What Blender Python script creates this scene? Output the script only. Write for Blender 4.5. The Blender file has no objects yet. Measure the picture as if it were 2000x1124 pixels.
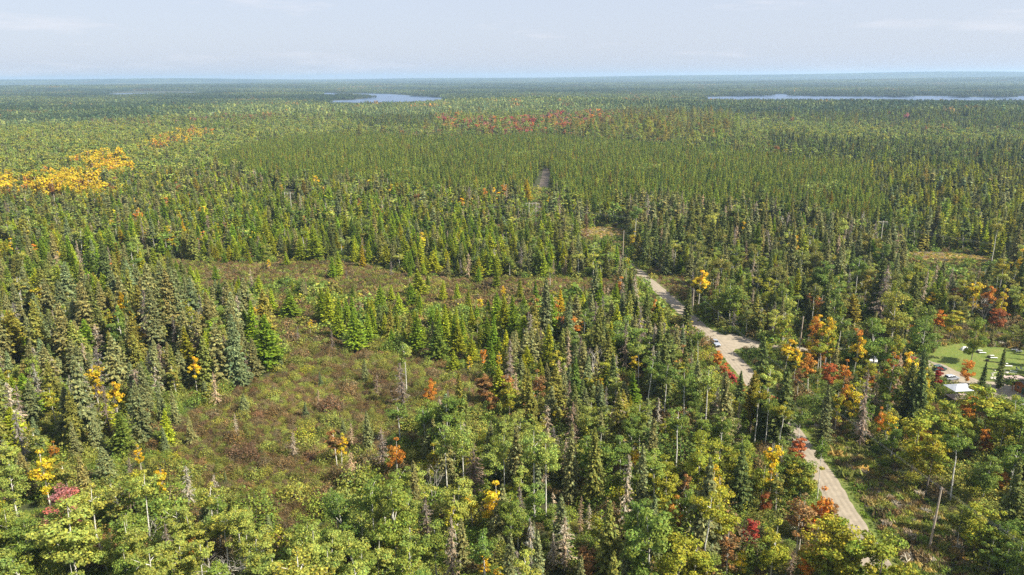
import bpy, math, random
import numpy as np
from mathutils import Matrix, Vector

# ------------------------------------------------------------------ camera, sky, sun, exposure
SC = bpy.context.scene
COL = SC.collection
H = 90.0                     # flying height of the camera, metres
F = 1500.0                   # focal length in pixels of the 2000 px wide photograph
CX, CY = 1000.0, 562.0
PITCH = math.atan(411.0 / F)
ROLL = math.radians(0.37)
_f = np.array([0, math.cos(PITCH), -math.sin(PITCH)])
_r0 = np.array([1.0, 0, 0]); _u0 = np.array([0, math.sin(PITCH), math.cos(PITCH)])
_r = _r0 * math.cos(ROLL) - _u0 * math.sin(ROLL)
_u = _u0 * math.cos(ROLL) + _r0 * math.sin(ROLL)
cam_d = bpy.data.cameras.new('camera'); cam = bpy.data.objects.new('camera', cam_d); COL.objects.link(cam)
cam.matrix_world = Matrix(((_r[0], _u[0], -_f[0], 0), (_r[1], _u[1], -_f[1], 0), (_r[2], _u[2], -_f[2], H), (0, 0, 0, 1)))
cam_d.sensor_width = 36; cam_d.lens = 36 * F / 2000
cam_d.clip_start = 1; cam_d.clip_end = 60000
SC.camera = cam

SUN_EL = math.radians(44); SUN_AZ = math.radians(-24)      # azimuth measured from +x; the camera looks along +y
sdir = Vector((math.cos(SUN_EL) * math.cos(SUN_AZ), math.cos(SUN_EL) * math.sin(SUN_AZ), math.sin(SUN_EL)))
sun_d = bpy.data.lights.new('sun', 'SUN'); sun_d.energy = 5.0; sun_d.angle = math.radians(0.5); sun_d.color = (1.0, 0.92, 0.78)
sun = bpy.data.objects.new('sun', sun_d); COL.objects.link(sun)
sun.rotation_euler = (-sdir).to_track_quat('-Z', 'Y').to_euler()

W = bpy.data.worlds.new('World'); SC.world = W; W.use_nodes = True
nt = W.node_tree; nt.nodes.clear()
def N(nt, t, **k):
    n = nt.nodes.new(t)
    for a, b in k.items(): setattr(n, a, b)
    return n
out = N(nt, 'ShaderNodeOutputWorld'); bg = N(nt, 'ShaderNodeBackground'); sky = N(nt, 'ShaderNodeTexSky')
sky.sky_type = 'NISHITA'; sky.sun_disc = False; sky.sun_elevation = SUN_EL
sky.sun_rotation = math.pi / 2 - SUN_AZ
sky.altitude = 300; sky.air_density = 1.0; sky.dust_density = 1.6; sky.ozone_density = 1.3
# thin high cloud, laid out by direction so it holds from any position
geo = N(nt, 'ShaderNodeTexCoord'); sep = N(nt, 'ShaderNodeSeparateXYZ'); nt.links.new(geo.outputs['Generated'], sep.inputs[0])
zc = N(nt, 'ShaderNodeMath', operation='MAXIMUM'); zc.inputs[1].default_value = 0.02; nt.links.new(sep.outputs[2], zc.inputs[0])
az = N(nt, 'ShaderNodeMath', operation='ARCTAN2'); nt.links.new(sep.outputs[0], az.inputs[0]); nt.links.new(sep.outputs[1], az.inputs[1])
cmb = N(nt, 'ShaderNodeCombineXYZ'); nt.links.new(az.outputs[0], cmb.inputs[0])
zs = N(nt, 'ShaderNodeMath', operation='MULTIPLY'); zs.inputs[1].default_value = 7.0; nt.links.new(sep.outputs[2], zs.inputs[0]); nt.links.new(zs.outputs[0], cmb.inputs[1])
nz = N(nt, 'ShaderNodeTexNoise'); nz.inputs['Scale'].default_value = 4.2; nz.inputs['Detail'].default_value = 9; nz.inputs['Roughness'].default_value = 0.62
nt.links.new(cmb.outputs[0], nz.inputs['Vector'])
rp = N(nt, 'ShaderNodeValToRGB'); rp.color_ramp.elements[0].position = 0.55; rp.color_ramp.elements[1].position = 0.8
rp.color_ramp.elements[0].color = (0, 0, 0, 1); rp.color_ramp.elements[1].color = (.75, .75, .75, 1)
nt.links.new(nz.outputs['Fac'], rp.inputs[0])
veil = N(nt, 'ShaderNodeMixRGB'); veil.inputs[0].default_value = 0.75; veil.inputs[2].default_value = (4.95, 5.35, 6.45, 1)   # milky humid air
nt.links.new(sky.outputs[0], veil.inputs[1])
mx = N(nt, 'ShaderNodeMixRGB'); mx.inputs[2].default_value = (6.6, 6.5, 6.9, 1)
nt.links.new(rp.outputs[0], mx.inputs[0]); nt.links.new(veil.outputs[0], mx.inputs[1]); nt.links.new(mx.outputs[0], bg.inputs[0])
bg.inputs[1].default_value = 0.067
nt.links.new(bg.outputs[0], out.inputs[0])
SC.view_settings.view_transform = 'Standard'; SC.view_settings.look = 'None'
SC.view_settings.exposure = 1.1; SC.view_settings.gamma = 1; SC.view_settings.use_curve_mapping = False
SC.render.engine = 'CYCLES'
SC.cycles.max_bounces = 5; SC.cycles.diffuse_bounces = 3; SC.cycles.transmission_bounces = 3; SC.cycles.volume_bounces = 1
SC.cycles.use_denoising = False
SC.cycles.caustics_reflective = False; SC.cycles.caustics_refractive = False

# ------------------------------------------------------------------ projection between the place and the photograph
def project(P):
    P = np.atleast_2d(np.asarray(P, float)); d = P - np.array([0, 0, H])
    zc = np.maximum(d @ _f, 1e-3)
    return CX + F * (d @ _r) / zc, CY - F * (d @ _u) / zc, zc
def ground(px, py, z=0.0):
    d = _f * F + _r * (px - CX) - _u * (py - CY)
    t = (z - H) / d[2]
    return np.array([d[0] * t, d[1] * t, z])
def height_at(g, ytop):
    d = _f * F - _u * (ytop - CY) ; t = g[1] / d[1]
    return max(0.5, H + d[2] * t)

rng = np.random.default_rng(7)
random.seed(7)

# ------------------------------------------------------------------ materials
def newmat(name):
    m = bpy.data.materials.new(name); m.use_nodes = True; m.node_tree.nodes.clear()
    o = N(m.node_tree, 'ShaderNodeOutputMaterial'); return m, m.node_tree, o
def mat_foliage():
    m, t, o = newmat('foliage')
    a = N(t, 'ShaderNodeAttribute', attribute_name='col'); b = N(t, 'ShaderNodeAttribute', attribute_name='tint', attribute_type='INSTANCER')
    mul = N(t, 'ShaderNodeMixRGB', blend_type='MULTIPLY'); mul.inputs[0].default_value = 1
    t.links.new(a.outputs['Color'], mul.inputs[1]); t.links.new(b.outputs['Color'], mul.inputs[2])
    p = N(t, 'ShaderNodeBsdfPrincipled'); p.inputs['Roughness'].default_value = 0.65; p.inputs['Specular IOR Level'].default_value = 0.18
    tr = N(t, 'ShaderNodeBsdfTranslucent'); ms = N(t, 'ShaderNodeMixShader'); ms.inputs[0].default_value = 0.30
    t.links.new(mul.outputs[0], p.inputs['Base Color']); t.links.new(mul.outputs[0], tr.inputs[0])
    t.links.new(p.outputs[0], ms.inputs[1]); t.links.new(tr.outputs[0], ms.inputs[2]); t.links.new(ms.outputs[0], o.inputs[0])
    return m
def mat_bark():
    m, t, o = newmat('bark')
    a = N(t, 'ShaderNodeAttribute', attribute_name='col')
    nz = N(t, 'ShaderNodeTexNoise'); nz.inputs['Scale'].default_value = 3.0; tc = N(t, 'ShaderNodeTexCoord'); t.links.new(tc.outputs['Object'], nz.inputs[0])
    r = N(t, 'ShaderNodeMapRange'); r.inputs[1].default_value = .35; r.inputs[2].default_value = .6; r.inputs[3].default_value = .5; r.inputs[4].default_value = 1.1
    t.links.new(nz.outputs['Fac'], r.inputs[0])
    mul = N(t, 'ShaderNodeMixRGB', blend_type='MULTIPLY'); mul.inputs[0].default_value = 1
    t.links.new(a.outputs['Color'], mul.inputs[1]); t.links.new(r.outputs[0], mul.inputs[2])
    p = N(t, 'ShaderNodeBsdfPrincipled'); p.inputs['Roughness'].default_value = 0.85
    t.links.new(mul.outputs[0], p.inputs['Base Color']); t.links.new(p.outputs[0], o.inputs[0])
    return m
def mat_noise(name, cols, scale=0.3, rough=0.9, detail=8, bump=0.0, scale2=None, spec=0.2, metallic=0.0):
    m, t, o = newmat(name)
    tc = N(t, 'ShaderNodeTexCoord'); nz = N(t, 'ShaderNodeTexNoise'); nz.inputs['Scale'].default_value = scale; nz.inputs['Detail'].default_value = detail
    nz.inputs['Roughness'].default_value = 0.65
    t.links.new(tc.outputs['Object'], nz.inputs[0])
    r = N(t, 'ShaderNodeValToRGB'); cr = r.color_ramp
    n = len(cols)
    while len(cr.elements) < n: cr.elements.new(0.5)
    for i, c in enumerate(cols):
        cr.elements[i].position = 0.3 + 0.4 * i / max(1, n - 1); cr.elements[i].color = (*c, 1)
    t.links.new(nz.outputs['Fac'], r.inputs[0])
    p = N(t, 'ShaderNodeBsdfPrincipled'); p.inputs['Roughness'].default_value = rough; p.inputs['Specular IOR Level'].default_value = spec
    p.inputs['Metallic'].default_value = metallic
    src = r.outputs[0]
    if scale2:
        n2 = N(t, 'ShaderNodeTexNoise'); n2.inputs['Scale'].default_value = scale2; n2.inputs['Detail'].default_value = 4
        t.links.new(tc.outputs['Object'], n2.inputs[0])
        mr = N(t, 'ShaderNodeMapRange'); mr.inputs[1].default_value = .3; mr.inputs[2].default_value = .7; mr.inputs[3].default_value = .55; mr.inputs[4].default_value = 1.4
        t.links.new(n2.outputs['Fac'], mr.inputs[0])
        mm = N(t, 'ShaderNodeMixRGB', blend_type='MULTIPLY'); mm.inputs[0].default_value = 1
        t.links.new(src, mm.inputs[1]); t.links.new(mr.outputs[0], mm.inputs[2]); src = mm.outputs[0]
    t.links.new(src, p.inputs['Base Color'])
    if bump:
        b = N(t, 'ShaderNodeBump'); b.inputs['Strength'].default_value = bump; b.inputs['Distance'].default_value = 0.3
        t.links.new(nz.outputs['Fac'], b.inputs['Height']); t.links.new(b.outputs[0], p.inputs['Normal'])
    t.links.new(p.outputs[0], o.inputs[0]); return m
def mat_plain(name, c, rough=0.6, metallic=0.0, spec=0.5):
    m, t, o = newmat(name)
    tc = N(t, 'ShaderNodeTexCoord'); nz = N(t, 'ShaderNodeTexNoise'); nz.inputs['Scale'].default_value = 2.5; nz.inputs['Detail'].default_value = 6
    t.links.new(tc.outputs['Object'], nz.inputs[0])
    mr = N(t, 'ShaderNodeMapRange'); mr.inputs[3].default_value = .82; mr.inputs[4].default_value = 1.12; t.links.new(nz.outputs['Fac'], mr.inputs[0])
    mm = N(t, 'ShaderNodeMixRGB', blend_type='MULTIPLY'); mm.inputs[0].default_value = 1; mm.inputs[1].default_value = (*c, 1)
    t.links.new(mr.outputs[0], mm.inputs[2])
    p = N(t, 'ShaderNodeBsdfPrincipled'); t.links.new(mm.outputs[0], p.inputs['Base Color']); p.inputs['Roughness'].default_value = rough
    p.inputs['Metallic'].default_value = metallic; p.inputs['Specular IOR Level'].default_value = spec
    t.links.new(p.outputs[0], o.inputs[0]); return m

FOL, BARK = mat_foliage(), mat_bark()
M_forest = mat_noise('forest_floor', [(.030, .028, .016), (.05, .05, .022), (.045, .06, .02), (.09, .075, .045)], .12, scale2=1.3, bump=.6)
M_bog = mat_noise('bog_moss', [(.07, .055, .03), (.11, .08, .04), (.10, .09, .035), (.15, .105, .055)], .09, scale2=1.0, bump=.8)
M_grass = mat_noise('verge_grass', [(.07, .10, .02), (.11, .14, .03), (.16, .15, .05)], .25, scale2=2.0, bump=.5)
M_lawn = mat_noise('lawn_grass', [(.085, .13, .025), (.125, .165, .03), (.18, .175, .05)], .22, scale2=2.5, bump=.3)
M_meadow = mat_noise('dry_meadow', [(.26, .15, .06), (.34, .25, .09), (.27, .27, .06), (.38, .28, .12)], .12, scale2=1.2, bump=.5)
M_rough = mat_noise('rough_grass', [(.05, .055, .02), (.10, .085, .035), (.09, .11, .03), (.2, .15, .08)], .2, scale2=1.8, bump=.8)

def mat_gravel():
    m, t, o = newmat('gravel')
    tc = N(t, 'ShaderNodeTexCoord'); a = N(t, 'ShaderNodeAttribute', attribute_name='across')
    nz = N(t, 'ShaderNodeTexNoise'); nz.inputs['Scale'].default_value = .5; nz.inputs['Detail'].default_value = 10; nz.inputs['Roughness'].default_value = .7
    t.links.new(tc.outputs['Object'], nz.inputs[0])
    r = N(t, 'ShaderNodeValToRGB'); r.color_ramp.elements[0].position = .3; r.color_ramp.elements[1].position = .72
    r.color_ramp.elements[0].color = (.21, .18, .135, 1); r.color_ramp.elements[1].color = (.345, .295, .225, 1)
    t.links.new(nz.outputs['Fac'], r.inputs[0])
    # wheel tracks: smoother, paler lines worn along the road
    w = N(t, 'ShaderNodeMath', operation='MULTIPLY'); w.inputs[1].default_value = 14.0; t.links.new(a.outputs['Fac'], w.inputs[0])
    add = N(t, 'ShaderNodeMath', operation='MULTIPLY_ADD'); t.links.new(nz.outputs['Fac'], add.inputs[0]); add.inputs[1].default_value = 3.0; t.links.new(w.outputs[0], add.inputs[2])
    s = N(t, 'ShaderNodeMath', operation='SINE'); t.links.new(add.outputs[0], s.inputs[0])
    mr = N(t, 'ShaderNodeMapRange'); mr.inputs[1].default_value = -1; mr.inputs[2].default_value = 1; mr.inputs[3].default_value = .89; mr.inputs[4].default_value = 1.06
    t.links.new(s.outputs[0], mr.inputs[0])
    mm = N(t, 'ShaderNodeMixRGB', blend_type='MULTIPLY'); mm.inputs[0].default_value = 1
    t.links.new(r.outputs[0], mm.inputs[1]); t.links.new(mr.outputs[0], mm.inputs[2])
    p = N(t, 'ShaderNodeBsdfPrincipled'); p.inputs['Roughness'].default_value = .95; p.inputs['Specular IOR Level'].default_value = .1
    t.links.new(mm.outputs[0], p.inputs['Base Color'])
    b = N(t, 'ShaderNodeBump'); b.inputs['Strength'].default_value = .3; b.inputs['Distance'].default_value = .1
    t.links.new(nz.outputs['Fac'], b.inputs['Height']); t.links.new(b.outputs[0], p.inputs['Normal'])
    t.links.new(p.outputs[0], o.inputs[0]); return m
M_gravel = mat_gravel()
def mat_water():
    m, t, o = newmat('lake_water')
    tc = N(t, 'ShaderNodeTexCoord'); nz = N(t, 'ShaderNodeTexNoise'); nz.inputs['Scale'].default_value = .25; nz.inputs['Detail'].default_value = 6
    t.links.new(tc.outputs['Object'], nz.inputs[0])
    p = N(t, 'ShaderNodeBsdfPrincipled'); p.inputs['Base Color'].default_value = (.05, .09, .17, 1); p.inputs['Roughness'].default_value = .28
    p.inputs['IOR'].default_value = 1.33
    b = N(t, 'ShaderNodeBump'); b.inputs['Strength'].default_value = .5; b.inputs['Distance'].default_value = .6
    t.links.new(nz.outputs['Fac'], b.inputs['Height']); t.links.new(b.outputs[0], p.inputs['Normal'])
    t.links.new(p.outputs[0], o.inputs[0]); return m
M_water = mat_water()

# ------------------------------------------------------------------ mesh builders
def link_mesh(name, me, parent=None, loc=None):
    o = bpy.data.objects.new(name, me); COL.objects.link(o)
    if parent is not None: o.parent = parent
    if loc is not None: o.location = loc
    return o
def mesh_np(name, V, Q, cols=None, midx=None, mats=()):
    me = bpy.data.meshes.new(name); V = np.asarray(V, np.float32); Q = np.asarray(Q, np.int32); n = len(Q)
    me.vertices.add(len(V)); me.vertices.foreach_set('co', V.ravel())
    me.loops.add(4 * n); me.loops.foreach_set('vertex_index', Q.ravel())
    me.polygons.add(n); me.polygons.foreach_set('loop_start', np.arange(0, 4 * n, 4, dtype=np.int32))
    for m in mats: me.materials.append(m)
    if midx is not None: me.polygons.foreach_set('material_index', np.asarray(midx, np.int32))
    me.update(calc_edges=True)
    if cols is not None:
        a = me.attributes.new('col', 'FLOAT_COLOR', 'FACE')
        a.data.foreach_set('color', np.concatenate([cols, np.ones((n, 1))], 1).astype(np.float32).ravel())
    return me
class Bag:
    def __init__(s): s.V = []; s.Q = []; s.C = []; s.n = 0
    def add(s, V, Q, C):
        s.V.append(V); s.Q.append(Q + s.n); s.C.append(C); s.n += len(V)
    def diamonds(s, c, a, b, col):
        n = len(c); V = np.stack([c - a, c - b, c + a, c + b], 1).reshape(-1, 3)
        s.add(V, np.arange(4 * n).reshape(n, 4), col)
    def tube(s, P, R, col, k=5):
        P = np.asarray(P, float); n = len(P); V = []
        for i in range(n):
            t = P[min(i + 1, n - 1)] - P[max(i - 1, 0)]; t /= np.linalg.norm(t) + 1e-9
            u = np.cross(t, [0.31, 0.95, 0.05]); u /= np.linalg.norm(u) + 1e-9; v = np.cross(t, u)
            for j in range(k):
                an = 2 * math.pi * j / k; V.append(P[i] + R[i] * (math.cos(an) * u + math.sin(an) * v))
        Q = [[i * k + j, i * k + (j + 1) % k, (i + 1) * k + (j + 1) % k, (i + 1) * k + j] for i in range(n - 1) for j in range(k)]
        s.add(np.array(V), np.array(Q), np.tile(np.array(col, float), (len(Q), 1)))
    def arrays(s): return np.concatenate(s.V), np.concatenate(s.Q), np.concatenate(s.C)

def rnd_unit(n, r):
    v = r.normal(size=(n, 3)); return v / np.linalg.norm(v, axis=1, keepdims=True)
def leafcol(n, r, amp=.28, hue=.12):
    v = np.exp(r.normal(0, amp, (n, 1))); h = r.normal(0, hue, (n, 1))
    return np.concatenate([v * (1 + h), v * (1 + h * .2), v * (1 - h * .6)], 1).clip(.15, 2.6)

def conifer(r, h=12, rad=2.0, base=.06, wh=.42, nb=8, droop=.25, power=.8, size=1.0, thin=1.0, amp=.25, ragged=.2, hang=1, gap=0.0, top=0.0):
    """whorled boughs on a straight stem"""
    crown = Bag(); C = []; A = []; B = []
    z = h * base; lob = r.uniform(0, 6.28, 3)
    while z < h * .985:
        t = z / h; tt = (t - base) / (1 - base)
        R = rad * ((1 - tt) ** power) * (1 + top) + .12
        R *= min(1, .45 + tt * 4)
        for k in range(max(4, int(nb * (.55 + .45 * (1 - tt))))):
            if r.random() < gap: continue
            az = r.uniform(0, 2 * math.pi)
            L = R * r.uniform(1 - ragged * 2, 1 + ragged) * (1 + .13 * math.sin(az * 2 + lob[0] + z * .6))
            d = np.array([math.cos(az), math.sin(az), 0]); side = np.array([-d[1], d[0], 0])
            ns = 2 if L < .6 else (3 if L < 1.6 else 4)
            zz = z + r.normal(0, wh * .4)
            for s in range(ns):
                q = (s + .75) / ns * .98
                dz = -droop * L * q + .12 * L * q * q * (2 if droop > 0 else 1)
                p = d * L * q + np.array([0, 0, zz + dz])
                l = L / ns * .78 * size; w = (.22 + .17 * L * (1.15 - q)) * size * thin
                tilt = r.normal(0, .3)
                a = d * l + np.array([0, 0, -droop * l * .7 + r.normal(0, .06)]); b = side * w + np.array([0, 0, tilt * w]) + d * r.normal(0, .2) * w
                C.append(p + r.normal(0, .05, 3)); A.append(a); B.append(b)
                for _ in range(hang):
                    sgn = r.choice([-1, 1])
                    p2 = p + side * sgn * w * r.uniform(.3, 1) + d * r.normal(0, l * .4) + np.array([0, 0, -r.uniform(.0, .14)])
                    a2 = (d * .5 + side * sgn * r.uniform(.4, 1)) * l * .7 + np.array([0, 0, -abs(r.normal(.12, .12)) * (1 if droop > 0 else -1)])
                    b2 = np.cross(a2, rnd_unit(1, r)[0]); b2 *= w * .55 / (np.linalg.norm(b2) + 1e-6)
                    C.append(p2); A.append(a2); B.append(b2)
        z += wh * r.uniform(.75, 1.25) * (.6 + .4 * (1 - tt))
    for _ in range(4):
        C.append(np.array([0, 0, h * .985 + r.uniform(-.3, .1)])); A.append(np.array([r.normal(0, .06), r.normal(0, .06), .35])); B.append(np.append(r.normal(0, .1, 2), 0))
    C, A, B = map(np.array, (C, A, B)); crown.diamonds(C, A, B, leafcol(len(C), r, amp))
    trunk = Bag(); lean = r.normal(0, .012 * h, 2)
    trunk.tube([[0, 0, -.6], [0, 0, h * .5], [0, 0, h * .97]], [.011 * h + .03, .007 * h + .02, .015], (.16, .125, .10), 5)
    return crown, trunk

def broadleaf(r, h=13, rad=3.0, base=.35, nl=9, ncl=34, per=70, leaf=.2, bark=(.5, .47, .4), stems=1, clr=.95, flat=1.0, amp=.26, huecl=.10, twist=.06):
    crown = Bag(); trunk = Bag(); tips = []
    for st in range(stems):
        off = r.normal(0, .25, 2) if stems > 1 else np.zeros(2)
        out = off * (1.4 + h * .12) + (r.normal(0, twist * h * .5, 2))
        P = [np.array([off[0], off[1], -.5])]
        for i in range(1, 6):
            q = i / 5; P.append(np.array([off[0] + out[0] * q ** 1.4, off[1] + out[1] * q ** 1.4, h * .93 * q]) + np.append(r.normal(0, .0035 * h, 2), 0))
        R0 = (.0095 * h + .03) / math.sqrt(stems)
        trunk.tube(P, [R0 * (1 - .8 * i / 5) for i in range(6)], bark, 6)
        for k in range(nl):
            q = r.uniform(base, .88); i = min(4, int(q * 5)); p0 = P[i] + (P[i + 1] - P[i]) * (q * 5 - i)
            az = k * 2.4 + r.uniform(-.5, .5); env = math.sqrt(max(.08, 1 - ((q - (base + .97) / 2 + .1) / (.62 * (1 - base) + .12)) ** 2))
            L = rad / math.sqrt(stems) * env * r.uniform(.65, 1.05)
            d = np.array([math.cos(az), math.sin(az), r.uniform(.35, .95)])
            p1 = p0 + d * L * .5; p2 = p1 + (d + np.array([0, 0, .2]) + r.normal(0, .25, 3)) * L * .42
            trunk.tube([p0, p1, p2], [R0 * .38, R0 * .22, R0 * .08], bark, 4)
            tips += [(p2, 1.0), (p1, .8)]
            for _ in range(2):
                p3 = p1 + (d * .6 + r.normal(0, .6, 3)) * L * .45; trunk.tube([p1, p3], [R0 * .16, R0 * .05], bark, 3); tips.append((p3, .85))
        tips.append((P[5], .9)); tips.append((P[4], 1.))
    idx = r.permutation(len(tips))[:ncl]
    C = []; NN = []; colf = []
    ctr = np.array([0, 0, h * (base + 1) / 2])
    for i in idx:
        p, s = tips[i]; rr = rad * .34 * s * clr * r.uniform(.75, 1.25) / (stems ** .3)
        n = int(per * s); u = rnd_unit(n, r); u[:, 2] = u[:, 2] * .75 + .12
        k = r.uniform(.35, 1, (n, 1)) ** .5
        c = p + u * k * rr * np.array([1, 1, .72 * flat])
        C.append(c); v = c - ctr; v /= np.linalg.norm(v, axis=1, keepdims=True) + 1e-6
        nn = u * .7 + v * .35 + rnd_unit(n, r) * .75 + np.array([0, 0, .25]); NN.append(nn / np.linalg.norm(nn, axis=1, keepdims=True))
        hc = float(np.clip(r.normal(0, huecl), -1.4 * huecl, 1.4 * huecl)); vc = math.exp(r.normal(0, .08)); colf.append(np.tile([vc * (1 + hc), vc * (1 - hc * .1), vc * (1 - hc * .8)], (n, 1)))
    C = np.concatenate(C); NN = np.concatenate(NN); colf = np.concatenate(colf); n = len(C)
    A = np.cross(NN, rnd_unit(n, r)); A /= np.linalg.norm(A, axis=1, keepdims=True) + 1e-6; B = np.cross(NN, A)
    sz = leaf * r.uniform(.7, 1.35, (n, 1)); crown.diamonds(C, A * sz * 1.15, B * sz * .8, (leafcol(n, r, amp) * colf).clip(.1, 2.8))
    return crown, trunk

def bare(r, h=9, bark=(.5, .46, .4), stems=3, spread=.35):
    tr = Bag(); tw = Bag()
    def grow(p, d, L, R, dep, bag):
        p1 = p + d * L * .5 + r.normal(0, .04 * L, 3); p2 = p1 + (d + r.normal(0, .12, 3)) * L * .5
        bag.tube([p, p1, p2], [R, R * .8, R * .55], bark, 4 if dep < 3 else 3)
        if dep >= 4: return
        for _ in range(3 if dep < 3 else 2):
            dd = d + r.normal(0, .5, 3) * np.array([1, 1, .6]); dd[2] = abs(dd[2]) * .8 + .15; dd /= np.linalg.norm(dd)
            grow(p1 + (p2 - p1) * r.uniform(.2, 1), dd, L * r.uniform(.5, .72), R * .5, dep + 1, tw)
    for s in range(stems):
        d = np.array([r.normal(0, spread), r.normal(0, spread), 1]); d /= np.linalg.norm(d)
        grow(np.array([0, 0, -.3]), d, h * .5, .012 * h, 0, tr)
    return tw, tr

def mound(r, R=1.0, h=1.1, n=260, leaf=.11, stems=5):
    crown = Bag(); trunk = Bag(); u = rnd_unit(n, r); u[:, 2] = abs(u[:, 2]); k = r.uniform(.3, 1, (n, 1)) ** .5
    lump = 1 + .25 * np.sin(u[:, :1] * 5 + 1) * np.cos(u[:, 1:2] * 6)
    C = u * k * lump * np.array([R, R, h]) + np.array([0, 0, .1])
    NN = u * .7 + rnd_unit(n, r) * .9 + [0, 0, .3]; NN /= np.linalg.norm(NN, axis=1, keepdims=True)
    A = np.cross(NN, rnd_unit(n, r)); A /= np.linalg.norm(A, axis=1, keepdims=True) + 1e-6; B = np.cross(NN, A)
    sz = leaf * r.uniform(.6, 1.4, (n, 1)); crown.diamonds(C, A * sz * 1.2, B * sz * .8, leafcol(n, r, .3, .16))
    for _ in range(stems):
        d = np.append(r.normal(0, .4, 2) * R, h * .8); trunk.tube([[0, 0, -.2], d], [.04, .012], (.2, .15, .11), 3)
    return crown, trunk

def whitepine(r, h=17, rad=4.5):
    crown = Bag(); trunk = Bag(); trunk.tube([[0, 0, -.5], [0, 0, h * .5], [.2, 0, h * .98]], [.28, .2, .03], (.17, .13, .1), 6)
    C = []; A = []; B = []
    z = h * .3
    while z < h:
        t = z / h; R = rad * (math.sin(min(1, (1.04 - t) * 1.6) * 1.5)) * r.uniform(.7, 1.1)
        for _ in range(5):
            az = r.uniform(0, 6.283); L = R * r.uniform(.6, 1.1); d = np.array([math.cos(az), math.sin(az), .12]); sd = np.array([-d[1], d[0], 0])
            trunk.tube([[0, 0, z], d * L + [0, 0, z]], [.07, .02], (.17, .13, .1), 3)
            for _ in range(26):
                q = r.uniform(.3, 1.05); p = d * L * q + sd * r.normal(0, .22) * L + np.array([0, 0, z + .1 + r.normal(0, .14)])
                C.append(p); a = rnd_unit(1, r)[0] * [1, 1, .5] * .42; A.append(a); b = np.cross(a, rnd_unit(1, r)[0]); B.append(b / (np.linalg.norm(b) + 1e-6) * .2)
        z += h * .055 * r.uniform(.8, 1.3)
    crown.diamonds(np.array(C), np.array(A), np.array(B), leafcol(len(C), r, .25)); return crown, trunk

def R_(s): return np.random.default_rng(s)
# every kind: prototypes at their natural height; LOD 0 near, LOD 1 beyond ~420 m
PROTO = {}
def proto(kind, i, ct, h, lod):
    crown, trunk = ct; cv, cq, cc = crown.arrays(); tv, tq, tc = trunk.arrays()
    ca, ta = ('twigs' if kind in ('bare birch',) else 'crown'), 'trunk'
    isbare = kind == 'bare birch'
    me_c = mesh_np(f'{kind}_crown', cv, cq, cc, None, [BARK if isbare else FOL]) if lod == 0 else None
    me_t = mesh_np(f'{kind}_trunk', tv, tq, tc, None, [BARK]) if lod == 0 else None
    me = mesh_np(f'{kind}_{lod}_{i}', np.concatenate([cv, tv]), np.concatenate([cq, tq + len(cv)]), np.concatenate([cc, tc]),
                 [0] * len(cq) + [1] * len(tq), [BARK if isbare else FOL, BARK])
    PROTO.setdefault(kind, {}).setdefault(lod, []).append(dict(h=h, crown=me_c, trunk=me_t, full=me))
for i in range(5):
    r = R_(100 + i); hh = [13, 15, 12, 14, 16][i]
    proto('spruce', i, conifer(r, hh, [2.3, 2.1, 2.6, 1.8, 2.4][i], .04, .38, 15, .38, .82, .82, .85, .3, .26, 3), hh, 0)
    proto('spruce', i, conifer(r, hh, [2.1, 1.8, 2.3, 1.6, 2.2][i], .06, .75, 9, .35, .75, 1.35, 1.7, .25, .25, 1), hh, 1)
for i in range(4):
    r = R_(200 + i); hh = [11, 12, 10, 12][i]
    proto('tamarack', i, conifer(r, hh, [2.6, 2.2, 2.7, 2.0][i], .04, .33, 14, -.04, .95, .8, .8, .25, .28, 3), hh, 0)
    proto('tamarack', i, conifer(r, hh, [2.3, 2.0, 2.4, 1.9][i], .06, .7, 8, -.02, .95, 1.2, 1.5, .22, .25, 1), hh, 1)
for i in range(4):
    r = R_(300 + i); hh = [12, 13, 12, 14][i]
    proto('pine', i, conifer(r, hh, [1.8, 2.0, 1.7, 2.2][i], [.2, .25, .25, .35][i], .45, 10, -.25, .6, .8, 1.0, .3, .3, 3), hh, 0)
    proto('pine', i, conifer(r, hh, [1.6, 1.75, 1.5, 1.7][i], .15, .75, 7, -.12, .85, 1.15, 1.5, .3, .3, 1), hh, 1)
for i in range(3):
    r = R_(340 + i); proto('white pine', i, whitepine(r, 17, 4.6), 17, 0); proto('white pine', i, whitepine(r, 17, 4.4), 17, 1)
for i in range(6):
    r = R_(400 + i); hh = [14, 15, 13, 14, 16, 13][i]
    proto('aspen', i, broadleaf(r, hh, [2.5, 2.3, 2.8, 2.6, 2.7, 3.1][i], [.3, .36, .24, .2, .32, .2][i], 14, 64, 105, .14, (.56, .54, .47), clr=1.12, huecl=.06, amp=.2), hh, 0)
for i in range(3):   # tall stems with the crown carried high
    r = R_(470 + i); proto('aspen', 6 + i, broadleaf(r, 16, [2.7, 2.4, 2.9][i], .62, 9, 36, 80, .14, (.66, .64, .57), clr=1.0, huecl=.06, amp=.24), 16, 0)
for i in range(4):
    r = R_(430 + i); proto('aspen', i, broadleaf(r, 14, [2.5, 2.4, 2.8, 2.7][i], .28, 9, 30, 24, .34, huecl=.06), 14, 1)
for i in range(4):
    r = R_(500 + i); proto('birch', i, broadleaf(r, 11, [2.3, 2.0, 2.5, 1.8][i], .3, 9, 40, 62, .14, (.62, .58, .5), [2, 1, 3, 1][i], 1.05, 1.1, .28, .13), 11, 0)
    proto('birch', i, broadleaf(r, 11, 2.2, .3, 8, 22, 16, .34, (.6, .56, .48), 1), 11, 1)
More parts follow.
